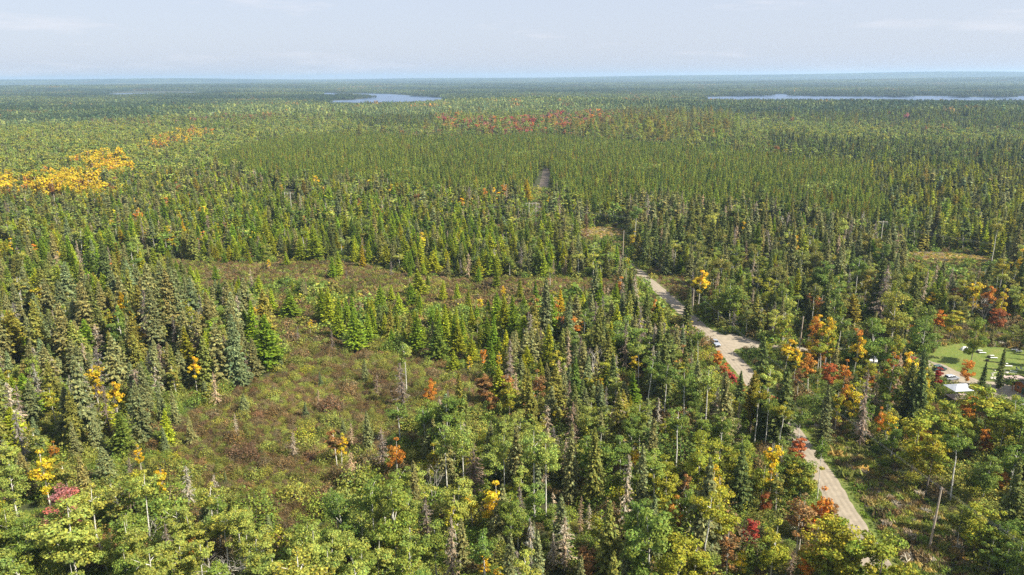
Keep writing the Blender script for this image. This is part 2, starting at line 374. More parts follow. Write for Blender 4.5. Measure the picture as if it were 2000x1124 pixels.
for i in range(4):
    r = R_(600 + i); proto('maple', i, broadleaf(r, 10, [2.4, 2.7, 2.1, 2.5][i], .16, 13, 60, 95, .135, (.2, .17, .14), 1, 1.08, .9, .27, .12), 10, 0)
    proto('maple', i, broadleaf(r, 10, 3.0, .25, 8, 24, 20, .38, (.2, .17, .14), 1), 10, 1)
for i in range(4):
    r = R_(700 + i); hh = [11, 12, 10, 13][i]
    proto('dead spruce', i, conifer(r, hh, [1.4, 1.2, 1.5, 1.0][i], .12, .42, 9, .6, .6, .8, .33, .22, .5, 3, .12), hh, 0)
    proto('dead spruce', i, conifer(r, hh, [1.4, 1.2, 1.4, 1.1][i], .1, .8, 7, .55, .6, 1.0, .7, .22, .45, 1, .1), hh, 1)
for i in range(3):
    r = R_(800 + i); proto('bare birch', i, bare(r, 9, (.55, .51, .45), [3, 2, 4][i]), 9, 0)
for i in range(5):
    r = R_(900 + i); proto('bush', i, mound(r, 1.25, [1.3, 1.6, 1.1, 1.5, 1.9][i], 1000, .062), 1.5, 0)
    proto('bush', i, mound(r, 1.3, 1.3, 230, .14, 2), 1.5, 1)

def tuft(r, n=46, h=.8, R=.75):
    b = Bag(); tk = Bag(); c = np.stack([r.normal(0, R * .45, n), r.normal(0, R * .45, n), np.full(n, h * .42)], 1); a = np.stack([r.normal(0, .28, n), r.normal(0, .28, n), r.uniform(.3, .65, n)], 1) * h
    w = np.stack([r.normal(0, 1, n), r.normal(0, 1, n), np.zeros(n)], 1); w /= np.linalg.norm(w, axis=1, keepdims=True); b.diamonds(c, a, w * .1, leafcol(n, r, .25, .1)); tk.tube([[0, 0, -.1], [0, 0, .2]], [.02, .01], (.2, .15, .1), 3); return b, tk
for i in range(4): proto('tuft', i, tuft(R_(950 + i)), .8, 0)

# ------------------------------------------------------------------ terrain
_ph = R_(5).uniform(0, 6.28, (8, 2)); _kk = R_(6).normal(0, 1, (8, 2))
def sm(x, a, b): t = np.clip((x - a) / (b - a), 0, 1); return t * t * (3 - 2 * t)
def hz(x, y):
    x = np.asarray(x, float); y = np.asarray(y, float); r = np.hypot(x, y); s = 0; s2 = 0
    for i in range(4):
        s = s + np.sin(x / (140 + 60 * i) * _kk[i, 0] * .6 + y / (190 + 70 * i) * _kk[i, 1] * .7 + _ph[i, 0])
    for i in range(4, 8):
        s2 = s2 + np.sin(x / 1500 * _kk[i, 0] + y / (1100) * _kk[i, 1] + _ph[i, 0])
    a = sm(r, 800, 1800) * (1 - sm(r, 2350, 2750)) * (s * 3.6)
    b = sm(r, 5600, 9000) * (s2 * 9 + 14)
    c = sm(r, 14500, 17500) * (22 + s2 * 9 + 60 * sm(x / np.maximum(y, 1), -.1, .4) + 16 * sm(-x / np.maximum(y, 1), .3, .45) + 16 * np.sin(x / 1100 + 1) * np.sin(x / 2700 + y / 4000))
    c2 = sm(r, 1900, 2300) * (1 - sm(r, 2350, 2750)) * 5
    return a + b + c + c2
rings = np.concatenate([[0.0], np.geomspace(30, 20000, 150)]); NA = 288
an = np.linspace(0, 2 * np.pi, NA, endpoint=False)
X = (rings[:, None] * np.cos(an)).ravel(); Y = (rings[:, None] * np.sin(an)).ravel()
Vt = np.stack([X, Y, hz(X, Y)], 1)
ii, jj = np.meshgrid(np.arange(len(rings) - 1), np.arange(NA), indexing='ij'); j2 = (jj + 1) % NA
Qt = np.stack([ii * NA + jj, (ii + 1) * NA + jj, (ii + 1) * NA + j2, ii * NA + j2], -1).reshape(-1, 4)
me = mesh_np('ground', Vt, Qt, None, None, [M_forest]); me.polygons.foreach_set('use_smooth', np.ones(len(Qt), bool))
g = link_mesh('ground', me); g['kind'] = 'structure'; g['label'] = 'dark forest floor running out to the hills on the horizon'

def poly_sheet(name, pts, z, mat, label, kind='structure', ragged=0.0, px=True):
    """flat sheet from an outline; the outline is subdivided and roughened"""
    P = [ground(*p)[:2] if px else np.array(p, float) for p in pts]
    P = [p for p in P]; Q = []
    rr = R_(len(name) * 31 + int(z * 1000))
    for i in range(len(P)):
        a, b = P[i], P[(i + 1) % len(P)]; n = max(1, min(40, int(np.linalg.norm(b - a) / max(ragged * 1.5, .8)))) if ragged else 1
        for k in range(n):
            q = a + (b - a) * k / n
            if ragged: q = q + rr.normal(0, ragged * .45, 2)
            Q.append(q)
    import bmesh
    bm = bmesh.new(); vs = [bm.verts.new((q[0], q[1], z)) for q in Q]; f = bm.faces.new(vs)
    bmesh.ops.triangulate(bm, faces=[f]); bmesh.ops.recalc_face_normals(bm, faces=bm.faces)
    for f in bm.faces:
        if f.normal.z < 0: f.normal_flip()
    me = bpy.data.meshes.new(name); bm.to_mesh(me); bm.free(); me.materials.append(mat)
    o = link_mesh(name, me); o['kind'] = kind; o['label'] = label; return o

def smooth_line(P, n=8):
    P = np.array(P, float); P = np.concatenate([[2 * P[0] - P[1]], P, [2 * P[-1] - P[-2]]]); out = []
    for i in range(1, len(P) - 2):
        for k in range(n):
            t = k / n; p0, p1, p2, p3 = P[i - 1:i + 3]
            out.append(.5 * ((2 * p1) + (-p0 + p2) * t + (2 * p0 - 5 * p1 + 4 * p2 - p3) * t * t + (-p0 + 3 * p1 - 3 * p2 + p3) * t ** 3))
    out.append(P[-2]); return np.array(out)
def ribbon(name, L, half, z, mat, label, ragged=.2, off=0.0, seed=3):
    rr = R_(seed); n = len(L); T = np.gradient(L, axis=0); T /= np.linalg.norm(T, axis=1, keepdims=True); S = np.stack([T[:, 1], -T[:, 0]], 1)
    us = np.linspace(-1, 1, 9); V = []; U = []
    for i in range(n):
        hl = half + rr.normal(0, ragged); hr = half + rr.normal(0, ragged)
        for u in us: 
            w = u * (hr if u > 0 else hl); V.append([*(L[i] + S[i] * (w + off)), z]); U.append(u)
    k = len(us); Q = [[i * k + j, i * k + j + 1, (i + 1) * k + j + 1, (i + 1) * k + j] for i in range(n - 1) for j in range(k - 1)]
    me = mesh_np(name, V, Q, None, None, [mat]); a = me.attributes.new('across', 'FLOAT', 'POINT'); a.data.foreach_set('value', np.array(U, np.float32))
    o = link_mesh(name, me); o['kind'] = 'structure'; o['label'] = label; return o

ROAD_PX = [(1066, 306), (1067, 325), (1066, 345), (1058, 372), (1048, 397), (1052, 420), (1105, 452), (1180, 487), (1232, 520), (1262, 545), (1290, 569), (1325, 600), (1368, 639), (1414, 683), (1455, 727), (1496, 778),
           (1540, 836), (1598, 915), (1640, 985), (1686, 1060), (1728, 1130), (1775, 1210), (1830, 1300)]
ROAD = smooth_line([ground(*p)[:2] for p in ROAD_PX], 10)
MAIN = smooth_line([ground(*p)[:2] for p in ROAD_PX[7:]], 14)
DRIVE = smooth_line([ground(*p)[:2] for p in [(1420, 655), (1450, 664), (1500, 676), (1560, 683), (1640, 686), (1720, 692), (1780, 700), (1840, 715), (1890, 735), (1935, 760), (1985, 792), (2060, 830)]], 10)
ribbon('grass_verge', MAIN, 5.6, .004, M_grass, 'green grass verge along both sides of the gravel road', .5, .6)
ribbon('roadside_brush', MAIN[MAIN[:, 1] < 185], 6.5, .008, M_rough, 'rough brown grass strip under the power wires beside the road', 1.2, 13.2, 8)
ribbon('driveway', DRIVE, 2.5, .012, M_gravel, 'pale gravel driveway branching off the road towards the lawn', .25, 0, 5)
poly_sheet('gravel_apron', [(1385, 642), (1415, 655), (1446, 663), (1482, 670), (1482, 680), (1455, 680), (1436, 682), (1430, 690), (1410, 680)], .014, M_gravel, 'gravel apron where the driveway meets the road', ragged=.15)
ribbon('gravel_road', ROAD[75:], 2.75, .016, M_gravel, 'pale tan gravel road running from the near edge into the forest', .12, 0, 4)
M_track = mat_noise('track_soil_shaded', [(.06, .05, .045), (.13, .105, .09), (.09, .09, .04)], .3, scale2=1.5, bump=.4)  # dirt track; shade of the close trees is painted into its dark colour
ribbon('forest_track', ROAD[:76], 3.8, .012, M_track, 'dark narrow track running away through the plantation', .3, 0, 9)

# outlines in the photograph of the open places
BOG1 = [(225, 503), (300, 505), (400, 512), (520, 514), (640, 512), (700, 510), (760, 530), (830, 540), (900, 548), (1000, 543), (1080, 545), (1180, 545), (1230, 560), (1190, 585), (1080, 580), (1010, 605), (930, 612), (860, 600),
        (760, 612), (700, 585), (640, 560), (560, 552), (470, 548), (410, 575), (350, 540), (280, 520)]
BOG2 = [(500, 570), (560, 585), (620, 600), (640, 660), (720, 690), (800, 690), (920, 742), (985, 770), (930, 800), (840, 800), (780, 840), (740, 860), (730, 915), (660, 950), (620, 1005), (560, 1045), (500, 1010), (430, 975),
        (380, 930), (330, 880), (350, 820), (400, 790), (470, 760), (560, 725), (555, 670), (520, 620)]
BOG3 = [(1262, 520), (1300, 520), (1360, 530), (1370, 560), (1345, 590), (1310, 580), (1285, 550)]
LAWN = [(1815, 678), (1880, 671), (1950, 678), (2080, 690), (2080, 770), (1985, 748), (1920, 745), (1880, 730), (1840, 712), (1800, 700)]
CLEAR1 = [(1130, 446), (1180, 444), (1222, 449), (1222, 466), (1180, 467), (1140, 464)]
CLEAR2 = [(1770, 492), (1850, 494), (1980, 508), (1985, 514), (1900, 516), (1830, 512), (1775, 506)]
GRAVELYARD = [(1700, 688), (1760, 690), (1800, 700), (1840, 712), (1890, 732), (1950, 745), (2060, 770), (2060, 830), (1990, 800), (1940, 775), (1890, 765), (1800, 720), (1740, 705)]
WEEDS = [(1790, 645), (1840, 640), (1900, 640), (2080, 640), (2080, 690), (1940, 678), (1880, 671), (1815, 678)]
poly_sheet('bog', BOG1, .006, M_bog, 'brown heath of the upper bog clearing', ragged=2.5)
poly_sheet('bog', BOG2, .006, M_bog, 'olive and brown open bog in the lower left', ragged=2.0)
poly_sheet('bog', BOG3, .0095, M_bog, 'small brushy opening beside the upper road', ragged=1.5)
poly_sheet('weedy_ground', WEEDS, .006, M_rough, 'weedy strip behind the mown lawn', ragged=1.5)
poly_sheet('gravel_yard', GRAVELYARD, .008, M_gravel, 'pale gravel yard beside the lawn', ragged=.8)
poly_sheet('lawn', LAWN, .020, M_lawn, 'bright green mown lawn of the campground', ragged=.5)
poly_sheet('meadow', CLEAR1, .006, M_meadow, 'orange and yellow grass clearing behind the road', ragged=2)
poly_sheet('meadow', CLEAR2, .006, M_meadow, 'dry yellow grass strip below the power line', ragged=2)
LAKEA = [(190, 184), (235, 180), (300, 179), (345, 178.5), (400, 179.5), (400, 181.5), (330, 182), (240, 185)]
LAKEB = [(610, 181.5), (680, 182.5), (760, 184), (800, 187), (850, 190), (880, 193.5), (850, 197), (790, 199.5), (700, 201), (620, 200), (600, 199), (690, 195.5), (720, 192), (700, 187), (640, 185)]
LAKEC = [(1368, 190), (1420, 189), (1495, 187), (1510, 184.5), (1535, 184), (1545, 187.5), (1640, 189), (1745, 188), (1850, 188), (1900, 190), (1990, 188), (2200, 187), (2200, 198), (1990, 196), (1750, 197), (1600, 196.5), (1440, 195), (1368, 193.5)]
LAKED = [(1530, 183.6), (1620, 185.2), (1700, 186), (1640, 186.6), (1560, 186)]
for k, (L, lab) in enumerate(((LAKEA, 'thin far sliver of blue lake on the left'), (LAKEB, 'blue lake arm behind the forest left of the middle'), (LAKEC, 'long blue lake below the hills on the right'))):
    poly_sheet('lake', L, .35, M_water, lab)

# ------------------------------------------------------------------ maps over the photograph: which wood grows where
MX0, MY0, MW, MH = -700, 100, 3400, 1500
_gx, _gy = np.meshgrid(np.arange(MW) + MX0, np.arange(MH) + MY0)
def inpoly(pts, x, y):
    c = np.zeros(x.shape, bool); n = len(pts)
    for i in range(n):
        x1, y1 = pts[i]; x2, y2 = pts[(i + 1) % n]
        if y1 == y2: continue
        m = ((y1 > y) != (y2 > y)) & (x < (x2 - x1) * (y - y1) / (y2 - y1) + x1); c ^= m
    return c
def paint(arr, pts, val):
    xs = [p[0] for p in pts]; ys = [p[1] for p in pts]
    x0 = int(max(0, min(xs) - MX0 - 1)); x1 = int(min(MW, max(xs) - MX0 + 2)); y0 = int(max(0, min(ys) - MY0 - 1)); y1 = int(min(MH, max(ys) - MY0 + 2))
    if x1 <= x0 or y1 <= y0: return
    s = (slice(y0, y1), slice(x0, x1)); m = inpoly(pts, _gx[s], _gy[s]); arr[s][m] = val
def look(arr, px, py, default=0):
    ix = np.round(px - MX0).astype(int); iy = np.round(py - MY0).astype(int)
    ok = (ix >= 0) & (ix < MW) & (iy >= 0) & (iy < MH)
    r = np.full(len(px), default, arr.dtype); r[ok] = arr[iy[ok], ix[ok]]; return r

# tints (real leaf colours)
T = dict(
    grey=(.215, .205, .105), dark=(.12, .14, .05), blue=(.17, .19, .105), olive=(.20, .195, .055), lime=(.32, .34, .035), bright=(.20, .27, .03), yolk=(.50, .36, .02),
    mid=(.155, .20, .045), pale=(.27, .29, .075), deep=(.145, .19, .038), yelgreen=(.26, .255, .035), gold=(.58, .44, .025), orange=(.50, .22, .03), rust=(.28, .15, .05), red=(.36, .06, .045),
    straw=(.44, .33, .10), pink=(.42, .16, .14), orred=(.42, .13, .04), tan=(.42, .35, .25), ash=(.26, .21, .165), brown=(.16, .115, .045), pineo=(.26, .29, .055), pineb=(.27, .215, .045), grass=(.17, .17, .045), heath=(.19, .14, .065), willow=(.22, .23, .06), redbrown=(.2, .12, .065))
for _k in ('grey', 'dark', 'blue', 'olive', 'lime', 'bright', 'mid', 'pale', 'deep', 'yelgreen', 'pineo', 'pineb', 'willow', 'grass'):
    _a = T[_k]; T[_k] = (_a[0] * 1.07, _a[1] * 1.13, _a[2] * .82)
TNAME = dict(straw='straw', grey='grey-green', dark='dark green', blue='blue-green', olive='olive', lime='yellow-green', bright='bright green', yolk='golden', mid='green', pale='pale green', deep='deep green', yelgreen='yellow-green',
             gold='golden yellow', orange='orange', rust='rust-coloured', red='red', pink='pink-red', orred='orange-red', tan='pale tan', ash='grey-brown', brown='brownish', pineo='olive green', pineb='brown-tinged', grass='olive', heath='brown', willow='light olive', redbrown='rust-brown')
SP = dict(grey=3, dark=1.6, blue=1.4, olive=2.2); TA = dict(lime=3, bright=3, mid=1.2, yelgreen=.8, yolk=.10); PI = dict(pineo=3, deep=1, pineb=1)
AS = dict(mid=3, pale=2.2, deep=1.2, yelgreen=.5, olive=.6); BI = dict(gold=1.6, orange=.6, yelgreen=1.6, rust=.4, olive=1); MA = dict(orange=1, orred=.8, red=.5, yelgreen=1, rust=.7, olive=.8); SN = dict(tan=2, ash=1.6)
# region: keep probability, kind -> (weight, mean height, palette)
REG = [None]
def reg(keep, **k): REG.append((keep, {a.replace('_', ' '): b for a, b in k.items()})); return len(REG) - 1
r_default = reg(.8, spruce=(.36, 14, SP), tamarack=(.12, 12, TA), aspen=(.24, 14, AS), birch=(.07, 11, BI), maple=(.03, 10, MA), dead_spruce=(.12, 11, SN), pine=(.06, 13, PI))
r_far = reg(.75, spruce=(.28, 14, SP), aspen=(.40, 14, AS), pine=(.16, 14, PI), tamarack=(.06, 12, TA), birch=(.06, 12, dict(olive=2, rust=1, pale=2)), maple=(.03, 11, dict(rust=2, olive=2)), white_pine=(.03, 20, PI))
r_fargreen = reg(.8, aspen=(.78, 12, dict(pale=3, mid=2, yelgreen=1)), spruce=(.16, 12, SP), birch=(.06, 11, dict(pale=2, yelgreen=1, olive=1)))
r_rusty = reg(.8, spruce=(.25, 14, SP), aspen=(.3, 13, AS), birch=(.2, 12, dict(rust=2, olive=3, redbrown=1)), maple=(.08, 11, dict(rust=3, pink=1, orange=1, redbrown=2)), pine=(.17, 14, dict(pineb=2, pineo=2)))
r_red = reg(.85, maple=(.25, 14, dict(red=1.0, orred=1.4, orange=1.4, pink=1.5, rust=2)), aspen=(.35, 14, AS), spruce=(.17, 14, SP), birch=(.14, 13, dict(olive=2, pale=1, rust=1, gold=.5)), white_pine=(.03, 20, PI))
r_bigpine = reg(.6, white_pine=(.22, 21, dict(pineo=2, pineb=2, olive=2)), aspen=(.33, 13, AS), spruce=(.2, 14, SP), birch=(.18, 12, dict(rust=1, olive=2, pale=2, orange=.4)), maple=(.05, 12, MA))
r_grove = reg(.95, aspen=(.72, 14, dict(gold=4, orange=.3, yelgreen=1.6, yolk=2, mid=.5)), birch=(.16, 13, dict(gold=3, orange=1.0, rust=1)), spruce=(.12, 12, SP))
r_streak = reg(.8, aspen=(.42, 13, dict(gold=2, yelgreen=2, orange=.6)), spruce=(.3, 12, SP), birch=(.2, 12, BI))
r_darkc = reg(.9, spruce=(.60, 14, dict(dark=3, blue=1, olive=1)), tamarack=(.1, 12, TA), aspen=(.18, 13, dict(deep=2, mid=2)), pine=(.1, 14, PI))
r_rtam = reg(.9, tamarack=(.62, 12, dict(yelgreen=2, lime=3, olive=2)), spruce=(.24, 14, SP), pine=(.08, 14, PI), aspen=(.06, 12, AS))
r_midspr = reg(.95, spruce=(.38, 11.5, SP), tamarack=(.26, 11, dict(lime=2, bright=2, olive=1.5)), dead_spruce=(.10, 10, SN), aspen=(.19, 10.5, AS), birch=(.04, 11, BI), pine=(.04, 13, PI))
r_midtam = reg(.9, tamarack=(.55, 11, TA), spruce=(.22, 11, SP), dead_spruce=(.06, 10, SN), aspen=(.11, 10.5, AS), birch=(.05, 9, BI))
r_bog1 = reg(.075, tamarack=(.72, 8, TA), spruce=(.12, 6, SP), dead_spruce=(.12, 6, SN), birch=(.06, 6, dict(orange=1, gold=1)))
r_tamcl = reg(.40, tamarack=(.84, 10.5, dict(lime=3, bright=3, yelgreen=.6)), spruce=(.1, 10, SP), birch=(.06, 7, dict(gold=1, orange=1, olive=1)))
r_bog2 = reg(.035, spruce=(.4, 4, dict(blue=1)), dead_spruce=(.4, 6, SN), bush=(.2, 2.5, dict(willow=1)))
r_lspruce = reg(.50, spruce=(.52, 17, dict(grey=3, blue=2, olive=1.5, dark=.6)), dead_spruce=(.20, 13, SN), tamarack=(.10, 13, TA), birch=(.10, 11, dict(gold=1.4, yelgreen=1.6, olive=1)), aspen=(.12, 13, AS))
r_lmix = reg(.75, tamarack=(.33, 13, TA), spruce=(.32, 15, SP), pine=(.16, 14, PI), aspen=(.08, 13, AS), birch=(.05, 11, BI), dead_spruce=(.06, 12, SN))
r_rspruce = reg(.92, spruce=(.50, 16, dict(grey=3, dark=2, olive=2)), dead_spruce=(.15, 14, SN), tamarack=(.12, 13, dict(bright=2, olive=2)), aspen=(.17, 13, dict(olive=2, mid=1, pale=1)), birch=(.04, 12, dict(gold=1, olive=2)), pine=(.04, 15, PI))
r_rmix = reg(.62, spruce=(.36, 15, dict(dark=2, grey=2, olive=1)), aspen=(.34, 14, dict(mid=2, pale=1, olive=2, yelgreen=.6)), dead_spruce=(.1, 13, SN), birch=(.18, 12, dict(olive=2, rust=1, gold=1.4, yelgreen=1)), pine=(.08, 14, PI), tamarack=(.05, 13, TA))
r_raut = reg(.66, birch=(.40, 12, dict(gold=2, orange=1.8, rust=.8, olive=1.6, yelgreen=1.4)), aspen=(.26, 13, dict(mid=2, yelgreen=1.5, olive=1)), maple=(.05, 10, MA), spruce=(.18, 13, dict(dark=2, grey=1)), dead_spruce=(.08, 12, SN))
r_brgreen = reg(.60, aspen=(.52, 15, dict(mid=3, yelgreen=2.4, deep=1)), maple=(.14, 12, dict(yelgreen=3, orange=.3, mid=3)), birch=(.12, 11, dict(yelgreen=2, rust=.6, gold=.6)), spruce=(.14, 14, dict(dark=2, grey=1)))
r_cbot = reg(.62, aspen=(.40, 14, dict(mid=3, pale=2, deep=1)), spruce=(.27, 15, dict(grey=2, blue=1, olive=1)), dead_spruce=(.19, 13, SN), birch=(.05, 10, dict(gold=1, yelgreen=2)), maple=(.02, 8, MA))
r_cmid = reg(.78, spruce=(.42, 14, dict(grey=2, dark=1.5, blue=1, olive=1)), tamarack=(.12, 12, TA), dead_spruce=(.16, 13, SN), aspen=(.13, 12, AS), birch=(.09, 10, dict(gold=.6, yelgreen=1, rust=.7, orange=.3)), maple=(.02, 9, dict(rust=1, orange=1)))
r_blaspen = reg(.5, aspen=(.82, 13.5, dict(pale=3, mid=2)), birch=(.06, 9, BI), dead_spruce=(.05, 9, SN), spruce=(.04, 9, SP))
r_leftbot = reg(.42, spruce=(.36, 13, dict(grey=3, blue=2)), aspen=(.24, 12, dict(pale=2, mid=2)), birch=(.22, 10, dict(gold=2, yelgreen=2, olive=1)), dead_spruce=(.12, 11, SN))
r_plant = reg(0.0, pine=(1, 14, PI))
r_rplain = reg(.30, bush=(.5, 3, dict(willow=1, heath=1, olive=1)), spruce=(.2, 8, SP), aspen=(.2, 8, AS))

RM = np.full((MH, MW), r_default, np.int16)
def P(v, *pts): paint(RM, list(pts), v)
P(r_far, (-700, 100), (2700, 100), (2700, 320), (-700, 320))
P(r_rusty, (-700, 195), (700, 195), (640, 235), (420, 240), (300, 250), (150, 245), (-700, 245))
P(r_fargreen, (-700, 245), (150, 245), (300, 250), (480, 262), (520, 300), (420, 330), (330, 345), (260, 350), (0, 372), (-700, 380))
P(r_fargreen, (1280, 232), (1500, 240), (1800, 262), (2700, 270), (2700, 292), (1850, 285), (1500, 275), (1300, 280))
P(r_fargreen, (470, 246), (700, 235), (830, 250), (640, 275), (500, 272))
P(r_darkc, (640, 215), (870, 218), (840, 255), (700, 250))
P(r_darkc, (1370, 205), (2700, 200), (2700, 262), (1900, 258), (1650, 240), (1450, 232))
P(r_red, (850, 232), (1000, 238), (1085, 226), (1230, 222), (1240, 240), (1150, 262), (950, 268), (860, 252))
P(r_bigpine, (1080, 262), (1160, 252), (1240, 215), (1420, 225), (1440, 270), (1300, 285), (1180, 272))
P(r_plant, (470, 290), (560, 272), (700, 262), (850, 272), (1060, 266), (1350, 292), (1500, 305), (1690, 330), (1730, 400), (1745, 440), (1700, 450), (1500, 425), (1390, 410), (1250, 405), (1190, 410), (1120, 405), (1066, 345),
  (1036, 372), (960, 378), (850, 372), (700, 355), (520, 350), (400, 325))
P(r_streak, (260, 292), (330, 268), (400, 256), (418, 268), (340, 290), (290, 300))
P(r_grove, (-30, 350), (70, 358), (130, 345), (190, 352), (215, 388), (150, 396), (90, 385), (-30, 396), (-700, 400), (-700, 352))
P(r_grove, (132, 318), (190, 303), (240, 312), (262, 345), (232, 352), (205, 350), (140, 326))
P(r_darkc, (1500, 268), (1700, 285), (2700, 292), (2700, 350), (1900, 335), (1650, 320), (1500, 300))
P(r_rtam, (1650, 315), (2000, 335), (2700, 345), (2700, 500), (1980, 500), (1850, 470), (1745, 440), (1730, 400), (1690, 330))
P(r_midspr, (-700, 392), (90, 385), (210, 392), (270, 352), (400, 352), (520, 350), (700, 358), (860, 376), (1036, 378), (1060, 410), (1190, 415), (1230, 480), (1180, 530), (1000, 500), (700, 470), (300, 470), (-700, 460))
P(r_midtam, (350, 385), (560, 380), (760, 395), (900, 420), (1000, 470), (1100, 490), (1060, 545), (900, 545), (760, 525), (640, 508), (400, 508), (220, 498), (180, 470), (300, 450))
P(r_lmix, (-700, 450), (180, 470), (230, 505), (300, 530), (400, 580), (470, 600), (440, 640), (250, 600), (100, 590), (-700, 600))
P(r_lspruce, (-700, 590), (100, 585), (260, 570), (400, 590), (500, 600), (550, 640), (555, 700), (500, 755), (400, 780), (360, 820), (340, 880), (-700, 880))
P(r_leftbot, (-700, 850), (335, 870), (370, 930), (420, 980), (200, 1000), (-700, 1010))
P(r_blaspen, (-700, 985), (200, 990), (430, 985), (530, 1035), (640, 1020), (700, 960), (800, 950), (1000, 1050), (1000, 1700), (-700, 1700))
P(r_bog1, *BOG1)
P(r_tamcl, (440, 545), (560, 560), (640, 565), (740, 598), (830, 600), (940, 612), (1010, 600), (1050, 600), (1040, 690), (920, 740), (800, 690), (720, 690), (640, 660), (600, 610), (520, 610), (470, 590))
P(r_cmid, (1010, 600), (1110, 580), (1230, 565), (1300, 600), (1360, 650), (1400, 720), (1450, 780), (1300, 800), (1000, 830), (850, 800), (930, 760), (960, 740), (1000, 690))
P(r_cbot, (740, 850), (850, 800), (1000, 825), (1250, 800), (1500, 830), (1450, 900), (1300, 960), (1300, 1700), (800, 1700), (800, 950), (720, 930))
P(r_rspruce, (1200, 400), (1350, 400), (1500, 420), (1740, 450), (1770, 520), (1500, 505), (1380, 505), (1300, 515), (1230, 500))
P(r_rmix, (1360, 510), (1500, 505), (1760, 515), (1780, 490), (2700, 520), (2700, 640), (1790, 640), (1700, 680), (1500, 660), (1420, 640), (1330, 580))
P(r_raut, (1450, 655), (1560, 640), (1700, 660), (1830, 680), (1830, 760), (1760, 860), (1640, 850), (1550, 780), (1480, 700))
P(r_brgreen, (1800, 740), (1880, 760), (1960, 790), (2700, 800), (2700, 1700), (1950, 1700), (1930, 1050), (1800, 940), (1700, 870), (1760, 830))
P(r_brgreen, (1300, 900), (1450, 830), (1580, 840), (1600, 900), (1680, 1060), (1740, 1124), (1800, 1700), (1290, 1700))
P(r_bog2, *BOG2)
P(r_rplain, *WEEDS)

# places the photograph shows unhidden: no crown may stand in front of them
KEEP = np.zeros((MH, MW), np.int8)
for pts in ([(1240, 522), (1262, 535), (1330, 588), (1420, 668), (1470, 730), (1482, 752), (1450, 750), (1425, 720), (1352, 640), (1300, 590), (1245, 548)],      # upper road and its verge
            [(1415, 648), (1495, 664), (1495, 690), (1440, 688)],
            [(1572, 862), (1600, 868), (1640, 930), (1700, 1010), (1728, 1062), (1690, 1056), (1640, 985), (1620, 935), (1580, 905)],
            [(1620, 880), (1660, 890), (1740, 940), (1790, 1000), (1800, 1080), (1760, 1050), (1700, 1010)],
            [(1830, 680), (1885, 674), (1950, 680), (2010, 690), (2010, 742), (1985, 746), (1920, 738), (1880, 724), (1838, 706)],
            CLEAR1, [(p[0], p[1] - 1) for p in CLEAR2],
            [(1900, 740), (1945, 745), (1955, 775), (1990, 790), (1960, 765), (1930, 758)],
            [(1962, 715), (2010, 715), (2010, 765), (1962, 750)],
            [(1846, 738), (1894, 738), (1894, 790), (1850, 790)], [(1818, 712), (1848, 712), (1848, 726), (1818, 726)], [(1698, 690), (1715, 690), (1715, 715), (1695, 715)],
            [(1062, 336), (1073, 338), (1072, 370), (1064, 404), (1034, 404), (1040, 372), (1052, 346)],
            [(555, 370), (575, 370), (578, 398), (560, 398)], [(1032, 393), (1048, 393), (1050, 432), (1036, 432)], [(1716, 432), (1730, 432), (1728, 468), (1714, 468)],
            [(1213, 450), (1226, 450), (1222, 500), (1212, 500)], [(1558, 620), (1572, 620), (1568, 676), (1554, 676)], [(1806, 950), (1845, 950), (1836, 1070), (1800, 1080)]):
    paint(KEEP, pts, 1)
LK = np.zeros((MH * 4, 1), np.int8)
def in_lakes(px, py):
    m = np.zeros(px.shape, bool)
    for L in (LAKEA, LAKEB, LAKEC): m |= inpoly(L, px, py)
    m &= ~inpoly(LAKED, px, py); return m
# bog openings: only the listed sparse trees may cover them
for pts in ([(520, 640), (600, 640), (640, 680), (740, 700), (820, 705), (900, 745), (840, 770), (770, 800), (740, 830), (700, 880), (690, 930), (640, 950), (600, 1000), (540, 1020), (480, 990), (440, 950), (400, 900), (380, 860), (420, 800), (520, 755), (565, 715), (545, 680)],
            [(330, 512), (400, 520), (520, 520), (640, 518), (690, 515), (760, 535), (860, 548), (960, 552), (1150, 552), (1150, 570), (1010, 568), (960, 590), (850, 590), (790, 600), (700, 575), (600, 545), (480, 535), (410, 545)],
            [(1272, 525), (1350, 535), (1345, 570), (1300, 560)]):
    paint(KEEP, pts, 2)

def dist_line(x, y, L):
    L = L[::4]; d = np.full(len(x), 1e9)
    for i in range(0, len(x), 20000):
        s = slice(i, i + 20000); d[s] = np.sqrt(((x[s, None] - L[None, :, 0]) ** 2 + (y[s, None] - L[None, :, 1]) ** 2).min(1))
    return d

def side_of_road(x, y):      # metres to the right of the road's middle
    yy = MAIN[::-1, 1] if MAIN[0, 1] > MAIN[-1, 1] else MAIN[:, 1]; xx = MAIN[::-1, 0] if MAIN[0, 1] > MAIN[-1, 1] else MAIN[:, 0]
    return np.where((y > yy[0]) & (y < yy[-1]), x - np.interp(y, yy, xx), 1e3)
TREES = {}      # kind -> list of arrays x,y,z,h,tintname,width
def put(kind, x, y, h, tint, w=1.0, hero=False):
    TREES.setdefault(kind, []).append((float(x), float(y), float(h), tint, float(w), hero))

def pick(keys, weights, n):
    w = np.array(weights, float); return rng.choice(len(keys), n, p=w / w.sum())

